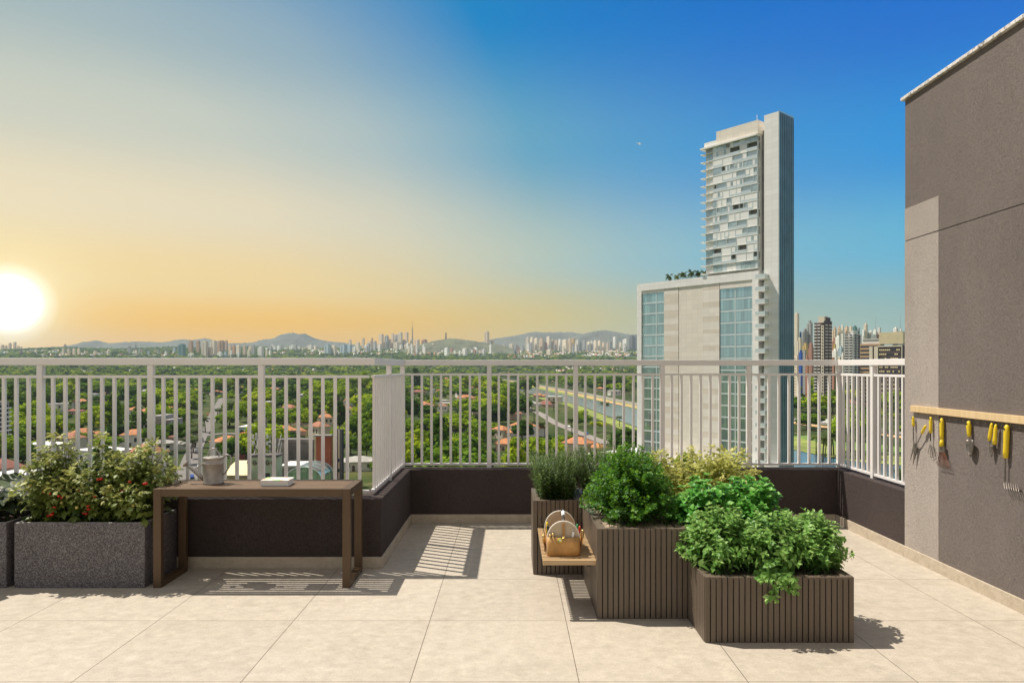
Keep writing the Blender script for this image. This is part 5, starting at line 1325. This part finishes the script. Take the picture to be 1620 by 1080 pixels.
# ------------------------------------------------------------------ houses
HM_w = [mc('white house wall',(.74,.70,.64)), mc('cream house wall',(.66,.56,.42)), mc('pink house wall',(.58,.40,.32))]
HM_r = [('orange', mc('orange roof tiles',(.46,.185,.075),.3)), ('terracotta', mc('terracotta roof tiles',(.33,.135,.075),.3)), ('maroon', mc('dark red roof tiles',(.24,.08,.055),.25)), ('grey', mc('grey roof sheets',(.36,.34,.31),.2)), ('white', mc('white roof',(.72,.70,.66)))]
def house_proto(w, d, h, rh, wm, rm, wing):
    t = bpy.data.objects.new('house', None); COL.objects.link(t)
    wl = MB().box(-w/2,w/2,-d/2,d/2,-1,h)
    if wing: wl.box(w/2,w/2+w*.5,-d*.2,d/2,-1,h*.75)
    build('wall', wl, wm, t); o = .5; rf = MB()
    def hip(x0,x1,y0,y1,z,hh):
        i = min(x1-x0,y1-y0)*.5*.92
        if x1-x0 > y1-y0: rf.add([(x0,y0,z),(x1,y0,z),(x1,y1,z),(x0,y1,z),(x0+i,(y0+y1)/2,z+hh),(x1-i,(y0+y1)/2,z+hh)], [(0,1,5,4),(1,2,5),(2,3,4,5),(3,0,4),(3,2,1,0)])
        else: rf.add([(x0,y0,z),(x1,y0,z),(x1,y1,z),(x0,y1,z),((x0+x1)/2,y0+i,z+hh),((x0+x1)/2,y1-i,z+hh)], [(0,1,4),(1,2,5,4),(2,3,5),(3,0,4,5),(3,2,1,0)])
    if rh > .5:
        hip(-w/2-o,w/2+o,-d/2-o,d/2+o,h,rh)
        if wing: hip(w/2-1,w/2+w*.5+o,-d*.2-o,d/2+o-.1,h*.75,rh*.7)
    else: rf.box(-w/2-o,w/2+o,-d/2-o,d/2+o,h,h+.4)
    build('roof', rf, rm, t)
    for k in (-.3, .05, .32): build('window', MB().box(w*k-.7,w*k+.7,-d/2-.06,-d/2-.01,h*.4,h*.75), m_win, t)
    build('door', MB().box(-w*.14-.5,-w*.14+.5,-d/2-.06,-d/2-.01,0,2.1), M['bark'], t)
    for k in (-.2,.2): build('side_window', MB().box(-w/2-.06,-w/2-.01,d*k-.6,d*k+.6,h*.4,h*.75), m_win, t)
    return t
HP = []
for k in range(10):
    rk = [0,1,1,4,0,2,3,4,0,1][k]; w, d = rng.uniform(10,15), rng.uniform(8,11); h = rng.choice((3.4,3.6,6.2)) if rk != 4 else 6
    HP.append((house_proto(w, d, h, 2.6 if rk < 3 else (1.6 if rk == 3 else .2), HM_w[k%3], HM_r[rk][1], k%2 == 0), HM_r[rk][0], ('white','cream','pink')[k%3], False))
HP = [list(q) for q in HP]
def put_house(px, py, k=None, sc_=1.0, rz=None):
    p = ground(px, py); k = rng.randrange(len(HP)) if k is None else k
    if near_corr(p.x, p.y, 5) or any(math.hypot(p.x-a, p.y-b) < c+7 for a, b, c in OCC): return
    o = HP[k][0]
    if HP[k][3]: o = copy_tree(o)
    HP[k][3] = True
    o.location = p; o.rotation_euler = (0,0,rng.uniform(-.8,.8) if rz is None else rz); o.scale = (sc_,)*3
    tag(o, None, 'house', 'houses among the valley trees'); OCC.append((p.x, p.y, 8.5*sc_)); OCC_H.append((p.x, p.y))
    later(o, f'{HP[k][2]} house with {HP[k][1]} roof', px, py-6)
OCC_H = []
big = [(828,690,0,1.15),(793,693,4,.9),(800,711,8,1.0),(795,664,2,1.2),(817,663,1,1.2),(850,656,7,1.0),(826,656,7,.8),(915,722,4,1.15),(934,720,8,1.1),(893,678,6,.9),(747,619,2,1.1),(875,668,7,.9),(940,700,6,.8),
 (128,646,0,1.2),(131,699,4,.95),(112,712,1,1.1),(206,690,2,1.0),(215,705,0,1.1),(256,686,8,1.1),(272,700,5,1.2),(252,712,6,1.2),(203,632,4,1),(218,633,7,1),(340,625,0,1),(352,618,7,1),(296,640,1,1),(310,622,4,1),(28,768,6,1.25),(8,752,5,1.2),(45,745,6,1.2),(15,790,3,1.4),(75,728,7,1.3),(120,728,4,1.2),(205,730,0,1.4),(165,742,3,1.4),(235,742,1,1.3),(345,742,3,1.2),(362,718,0,1.1),
 (452,690,8,1.2),(430,690,1,1.1),(478,690,6,1.2),(505,690,1,1.1),(470,672,2,1),(515,672,4,1),(500,660,0,1),(540,664,1,1),(568,742,6,1.2),(557,748,3,1.2),(552,640,0,.9),(533,634,7,.9),(575,638,1,.9),(702,640,7,.9),(1333,640,0,1.2),(1345,648,1,1.2),(1380,640,7,1.1),(1340,628,7,1.1),(1420,646,3,1.2)]
for b in big: put_house(*b)
for k in range(165): put_house(rng.uniform(0,760) if k % 4 else rng.uniform(740,1005), 600+60*rng.random()**1.6, None, rng.uniform(.9,1.4))
for q in HP:
    if not q[3]: bpy.data.objects.remove(q[0])

# ------------------------------------------------------------------ far small houses (a carpet of them)
nr = np.random.default_rng(8); HV = []; HQ = []; HA = []; o = 0
M['farhouses'] = None
t = NT('far houses'); a = t.n('ShaderNodeAttribute', attribute_name='var').outputs['Fac']
M['farhouses'] = t.end(t.bsdf(t.ramp(a, [(0,(.72,.68,.60)),(.35,(.78,.74,.66)),(.5,(.62,.50,.36)),(.68,(.50,.24,.12)),(.85,(.42,.20,.10)),(1,(.5,.5,.48))], 'CONSTANT'), .85))
bands = [(660,1010,548,562,1500),(780,1000,556,566,500),(0,280,556,564,260),(560,700,552,562,350),(420,560,554,562,160),(880,1005,583,597,260),(850,1005,592,600,140),(0,640,583,604,300),(640,1000,590,604,140),(1255,1432,548,580,420),(1255,1432,575,610,160)]
for x0, x1, y0, y1, n in bands:
    for k in range(n):
        px, py = nr.uniform(x0,x1), y0+(y1-y0)*nr.random()
        if math.sin(px*.11+py*.5)+math.sin(px*.043-py*.21+2) < -.5: continue
        g = ground(px, py)
        if g.y > 6800 or near_corr(g.x, g.y, 2): continue
        f = min(1.6, max(.8, g.y/3000)); w, d, h = nr.uniform(5,11)*f, nr.uniform(5,10)*f, nr.uniform(4,9)*f; an = nr.uniform(0,3); c, s = math.cos(an), math.sin(an)
        for (x, y, z) in [(-w,-d,-6),(w,-d,-6),(w,d,-6),(-w,d,-6),(-w,-d,h),(w,-d,h),(w,d,h),(-w,d,h)]: HV.append((g.x+(x*c-y*s)*.5, g.y+(x*s+y*c)*.5, g.z+z+1.5*f))
        HQ += [[o+i for i in f_] for f_ in ((4,5,6,7),(0,1,5,4),(1,2,6,5),(2,3,7,6),(3,0,4,7))]; HA += [nr.random()]*8; o += 8
tag(np_mesh('distant_houses', np.array(HV), np.array(HQ), M['farhouses'], attr=HA), 'carpet of tiny pale and terracotta houses on the far slopes', 'houses', None, 'stuff')

# ------------------------------------------------------------------ vehicles and lamps
def car_proto(col, kind):
    t = bpy.data.objects.new('car' if kind == 'car' else 'truck', None); COL.objects.link(t); mp = simple('car paint '+col[0], col[1], .3, .1, .03)
    if kind == 'car':
        pr = [(-2.1,.35),(-2.15,.8),(-1.3,.92),(-.7,1.42),(.75,1.45),(1.5,.95),(2.1,.85),(2.15,.35)]
        build('body', MB().prism([(x,-.85,z) for x, z in pr], (0,1.7,0)), mp, t, .06)
        build('glass', MB().prism([(-1.15,-.87,.95),(-.68,-.87,1.34),(.72,-.87,1.36),(1.28,-.87,.97)], (0,1.74,0)), m_win, t)
    else:
        build('body', MB().box(-3.4,1.6,-1.2,1.2,.8,3.3), mp, t, .05); build('cab', MB().prism([(1.7,-1.1,.6),(3.5,-1.1,.6),(3.5,-1.1,1.6),(3.1,-1.1,2.6),(1.7,-1.1,2.6)], (0,2.2,0)), M['white'], t, .05)
        build('glass', MB().prism([(3.15,-1.0,1.65),(3.53,-1.0,1.62),(3.2,-1.0,2.45)], (0,2.0,0)), m_win, t)
    for x in ((-1.35,1.35) if kind == 'car' else (-2.2,2.6)):
        for y in (-.86,.86): w = build('wheel', MB().tube([(x,y-.1,.33),(x,y+.1,.33)], .33 if kind == 'car' else .48, 12), M['black'], t)
    return t
CPR = {}
for cn, cc in (('white',(.80,.80,.78)),('silver',(.45,.45,.46)),('black',(.02,.02,.022)),('red',(.45,.03,.02)),('grey',(.16,.165,.17)),('blue',(.03,.09,.35))): CPR[cn] = [car_proto((cn, cc), 'car'), False]
TPR = {'white': [car_proto(('white',(.80,.80,.78)),'truck'), False], 'blue': [car_proto(('blue',(.03,.09,.40)),'truck'), False]}
def put_car(path, u, off, cn, truck=False, s=1.0):
    i = int(u*(len(path)-1)); a, b = path[i], path[min(i+1,len(path)-1)]; d = (b-a); d.z = 0; d.normalize(); f = u*(len(path)-1)-i
    p = a+(b-a)*f+Vector((-d.y,d.x,0))*off; p.z = float(terr(p.x,p.y))+.52; q = (TPR if truck else CPR)[cn]; o = q[0]
    if q[1]: o = copy_tree(o)
    q[1] = True; o.location = p; o.rotation_euler = (0,0,math.atan2(d.y,d.x)+(math.pi if off > 0 else 0)); o.scale = (s,)*3
    px, py = proj(p); tag(o, None, 'truck' if truck else 'car', 'vehicles on the city roads'); later(o, f'{cn} {"truck" if truck else "car"} on the road', px, py)
cl = list(CPR)
for k in range(13): put_car(st1, .10+.055*k+rng.uniform(-.015,.015), rng.choice((-4.4,-1.7,1.7,4.4)), rng.choice(cl))
for k in range(34): put_car(av, .60+.0085*k+rng.uniform(-.003,.003), rng.choice((-8,-4,-1,3,7)), rng.choice(('white','white','silver','grey','black','red')), False, 1.15)
for u, off, cn in ((.745,4,'white'),(.79,9,'blue'),(.80,-2,'white'),(.71,8,'white'),(.85,3,'white')): put_car(av, u, off, cn, True, 1.1)
for k in range(5): put_car(st2, .15+.17*k, rng.choice((-1.6,1.6)), rng.choice(cl))
for d_ in (CPR, TPR):
    for q in d_.values():
        if not q[1]:
            for c_ in list(q[0].children): bpy.data.objects.remove(c_)
            bpy.data.objects.remove(q[0])
# lamp posts seen over the trees
for k, (px, top, D) in enumerate(((965,695,430),(690,600,700),(1420,645,520),(985,588,1100),(96,590,760))):
    C = Vector(((px-810)/F*D, D, float(terr((px-810)/F*D, D)))); zt = zat(top, D)
    t = thing('street_lamp', C, None, 'street lamp', 'tall street lamps'); later(t, 'pale tall lamp post', px, top)
    build('pole', MB().tube([C, Vector((C.x,C.y,zt))], [.22,.12], 6), M['mastgrey'], t); build('arm', MB().tube([(C.x-1.2,C.y,zt),(C.x+1.2,C.y,zt)], .1, 5), M['mastgrey'], t)
    for s in (-1,1): build('lamp_head', MB().box(C.x+s*1.2-.4,C.x+s*1.2+.4,C.y-.2,C.y+.2,zt-.2,zt+.05), m_wbal, t)

# ------------------------------------------------------------------ trees: individuals near, one wood far
def noise2(x, y): return math.sin(x*.021+1.3)*math.sin(y*.017+.2)+.6*math.sin(x*.047-y*.031)+.4*math.sin(x*.11+y*.09)
TOW = O0+DV*(-18*S)+IV*(6*S)
def tower_near(x, y):
    q = Vector((x,y,0))-Vector((O0.x,O0.y,0)); a = q.dot(DV)/S; b = q.dot(IV)/S
    return -63 < a < 15 and -11 < b < 23
oa = np.array(OCC); OXY, OR = oa[:,:2], oa[:,2]
def free(x, y, pad):
    if near_corr(x, y, pad*.55) or tower_near(x, y): return False
    return not np.any(np.hypot(OXY[:,0]-x, OXY[:,1]-y) < OR*.8+pad*.55)
def blocks(x, y, h):
    """would a tree here hide water, a road or a house the photograph shows"""
    L = y*h/(45.6-h)*.8
    for q in (.2,.4,.6,.8,1.0):
        k = 1+L*q/y; X, Y = x*k, y*k
        for (P, w), pr in zip(CORR, (.66,.3,.3,.8,.55,.6,.5,.6)):
            if np.min(np.hypot(P[:,0]-X, P[:,1]-Y)) < w*.9+2 and tr.random() < pr: return True
    if len(OHX):
        dy = OHX[:,1]-y; m = (dy > 0) & (dy < L*.95) & (np.abs(OHX[:,0]*y/OHX[:,1]-x) < 9)
        if m.any() and tr.random() < .82: return True
    return False
OHX = np.array(OCC_H)
near = []; far = []
tr = random.Random(99)
def lattice(y0, y1, stp):
    y = y0
    while y < y1:
        x = -1.05*y
        while x < .74*y:
            yield x+tr.uniform(-.45,.45)*stp, y+tr.uniform(-.45,.45)*stp; x += stp
        y += stp*.9
for x, y in lattice(205, 1350, 16.5):
    px = 810+F*x/y; s = tr.uniform(.85,2.9)*(1+.45*min(1,max(0,(y-450)/700)))
    if 1000 < px < 1255 and y > 300: continue
    dens = .93 if px < 1000 else .45
    if px > 1255: dens = .45 if y < 470 else .85
    if px < 560 and y < 300: dens = .5
    if 350 < px < 590 and y < 294: continue
    if noise2(x, y) < -1.15: dens *= .4
    if tr.random() < .12: continue
    dens *= 1-.35*min(1,max(0,(y-450)/700))
    if tr.random() > dens or not free(x, y, 4.2*s): continue
    if blocks(x, y, 9.2*s): continue
    near.append((x, y, s))
for x, y in lattice(1350, 2700, 27.0):
    px = 810+F*x/y
    if 1040 < px < 1250 or tr.random() > .80 or noise2(x*.4, y*.4) < -.9 or near_corr(x, y, 4): continue
    far.append((x, y, tr.uniform(1.4,3.0)))
for x, y in lattice(2700, 6900, 46.0):
    px = 810+F*x/y
    if 1040 < px < 1250 or tr.random() > .68 or noise2(x*.25, y*.25) < -.7: continue
    far.append((x, y, tr.uniform(2.0,4.2)))
vis = []
for q in near:
    px, py = proj((q[0], q[1], GZ+6)); top = proj((q[0], q[1], GZ+9.5*q[2]))[1]
    lim = 742 if px > 590 else 785
    ok = -10 < px < 1436 and top < lim-4 and not (1010 < px < 1252)
    vis.append((ok, q, px, py))
cand = sorted([v for v in vis if v[0]], key=lambda v: v[1][1]/v[1][2])
NEAR_N = 262
ind = cand[:NEAR_N]; rest = [v[1] for v in cand[NEAR_N:]] + [v[1] for v in vis if not v[0]]
words = {'round': ('round','tree'), 'umbrella': ('flat topped','tree'), 'tall': ('tall narrow','tree')}
for k, (_, (x, y, s), px, py) in enumerate(ind):
    p = Vector((x, y, float(terr(x, y))))
    q = tr.randrange(len(PROT)); shp, a, b = PROT[q]; sz = (s*tr.uniform(.85,1.15), s*tr.uniform(.85,1.15), s*tr.uniform(.65,.95))
    e = plant_tree((a, b), p, sz, tr.uniform(0,6.28), 'tree', 'leafy trees in the valley', 'tree'); later(e, words[shp][0]+' tree', px, py)
palms = [(300+3*k, 735-9*k) for k in range(5)]+[(268,652),(325,684),(343,668),(366,656),(410,668),(425,656),(486,655),(512,662),(440,664),(468,655),(203,700),(180,712),(148,700),(876,650),(845,668),(862,690),(905,690),(742,650),(722,668),(690,655),(760,640),(955,660),(980,676),(1262,722),(1275,727),(1290,724),(1303,728),(1315,722),(1270,735),(1340,722),(1362,726),(1392,712),(1405,716)]
for k, (px, py) in enumerate(palms):
    p = ground(px, py)
    if tower_near(p.x, p.y) or near_corr(p.x, p.y, -9): p = p+Vector((12,6,0))
    p.z = float(terr(p.x,p.y)); s = tr.uniform(.95,1.5); e = plant_tree(PALM[k%3], p, (s*1.35,s*1.35,s*tr.uniform(.7,1.1)), tr.uniform(0,6.28), 'palm_tree', 'palm trees in the valley', 'palm tree'); px, py = proj(p+Vector((0,0,9))); later(e, 'dark feathery palm', px, py)

# the wood: one object, instanced trees
src = bpy.data.collections.new('forest_sources')
for o in proto_meshes: src.objects.link(o)
pts = [(x, y, float(terr(x,y)), s) for x, y, s in rest+far]
P = np.array(pts); me = bpy.data.meshes.new('forest'); me.vertices.add(len(P)); me.vertices.foreach_set('co', P[:,:3].astype(np.float32).ravel())
nr = np.random.default_rng(3)
for nm, typ, val in (('size','FLOAT',P[:,3]*nr.uniform(.85,1.15,len(P))),('turn','FLOAT',nr.uniform(0,6.28,len(P))),('pick','INT',nr.integers(0,len(proto_meshes),len(P)))):
    a = me.attributes.new(nm, typ, 'POINT'); a.data.foreach_set('value', np.asarray(val, dtype=np.int32 if typ == 'INT' else np.float32))
fo = bpy.data.objects.new('forest', me); COL.objects.link(fo); tag(fo, 'continuous canopy of green trees filling the valley and far slopes', 'forest', None, 'stuff')
ng = bpy.data.node_groups.new('forest scatter', 'GeometryNodeTree'); ng.interface.new_socket('Geometry', in_out='INPUT', socket_type='NodeSocketGeometry'); ng.interface.new_socket('Geometry', in_out='OUTPUT', socket_type='NodeSocketGeometry')
N = ng.nodes.new; L = ng.links.new
gi, go, ip, ci = N('NodeGroupInput'), N('NodeGroupOutput'), N('GeometryNodeInstanceOnPoints'), N('GeometryNodeCollectionInfo')
ci.inputs['Collection'].default_value = src; ci.inputs['Separate Children'].default_value = True; ci.inputs['Reset Children'].default_value = True
def na_(nm, typ): n = N('GeometryNodeInputNamedAttribute'); n.data_type = typ; n.inputs['Name'].default_value = nm; return n.outputs['Attribute']
cx_ = N('ShaderNodeCombineXYZ'); L(na_('turn','FLOAT'), cx_.inputs[2]); L(gi.outputs[0], ip.inputs['Points']); L(ci.outputs[0], ip.inputs['Instance']); ip.inputs['Pick Instance'].default_value = True
L(na_('pick','INT'), ip.inputs['Instance Index']); L(cx_.outputs[0], ip.inputs['Rotation']); sx_ = na_('size','FLOAT'); cs_ = N('ShaderNodeCombineXYZ'); mn = N('ShaderNodeMath'); mn.operation = 'MINIMUM'; mn.inputs[1].default_value = 1.7; mz = N('ShaderNodeMath'); mz.operation = 'MULTIPLY'; L(sx_, mz.inputs[0]); mz.inputs[1].default_value = .76; L(mz.outputs[0], mn.inputs[0]); L(sx_, cs_.inputs[0]); L(sx_, cs_.inputs[1]); L(mn.outputs[0], cs_.inputs[2]); L(cs_.outputs[0], ip.inputs['Scale']); L(ip.outputs[0], go.inputs[0])
md = fo.modifiers.new('scatter','NODES'); md.node_group = ng

# ------------------------------------------------------------------ aeroplane
D = 2600; p = Vector(((1011-810)/F*D, D, zat(227.5, D))); t = thing('airplane', p, 'tiny white airplane high in the clear blue sky', 'airplane')
build('fuselage', MB().tube([p+Vector((x,0,0)) for x in (-9,-7,-2,5,8,9.5)], [.3,1.2,1.7,1.7,1.1,.2], 10), M['white'], t, smooth=True)
build('wing', MB().prism([p+Vector(v) for v in ((1.5,-7,-6.5),(2.8,-7,-6.5),(4,0,-.3),(2.8,7,6),(1.5,7,6),(-1.2,0,-.3))], (0,-.2,.25)), M['white'], t)
build('tail_fin', MB().prism([p+Vector(v) for v in ((-8.8,0,.6),(-6.2,0,.8),(-8,0,3.6),(-9.4,0,3.6))], (0,.25,0)), M['white'], t)
build('tailplane', MB().prism([p+Vector(v) for v in ((-8.6,-3.4,.5),(-7.8,-3.4,.5),(-6.8,0,.4),(-7.8,3.4,.5),(-8.6,3.4,.5))], (0,0,.2)), M['white'], t)

# ------------------------------------------------------------------ air
HAZE = 4.8e-5
t = NT('air haze'); pv = t.n('ShaderNodeVolumePrincipled'); pv.inputs['Color'].default_value = (.72,.89,1,1); pv.inputs['Density'].default_value = HAZE; pv.inputs['Anisotropy'].default_value = 0; t.l(pv.outputs[0], t.out.inputs['Volume'])
E = 10600; hz = MB().box(-E, E, -E, E, GZ-1.0, 452)
o = build('haze', hz, t.m); tag(o, kind='stuff')
finish_labels()
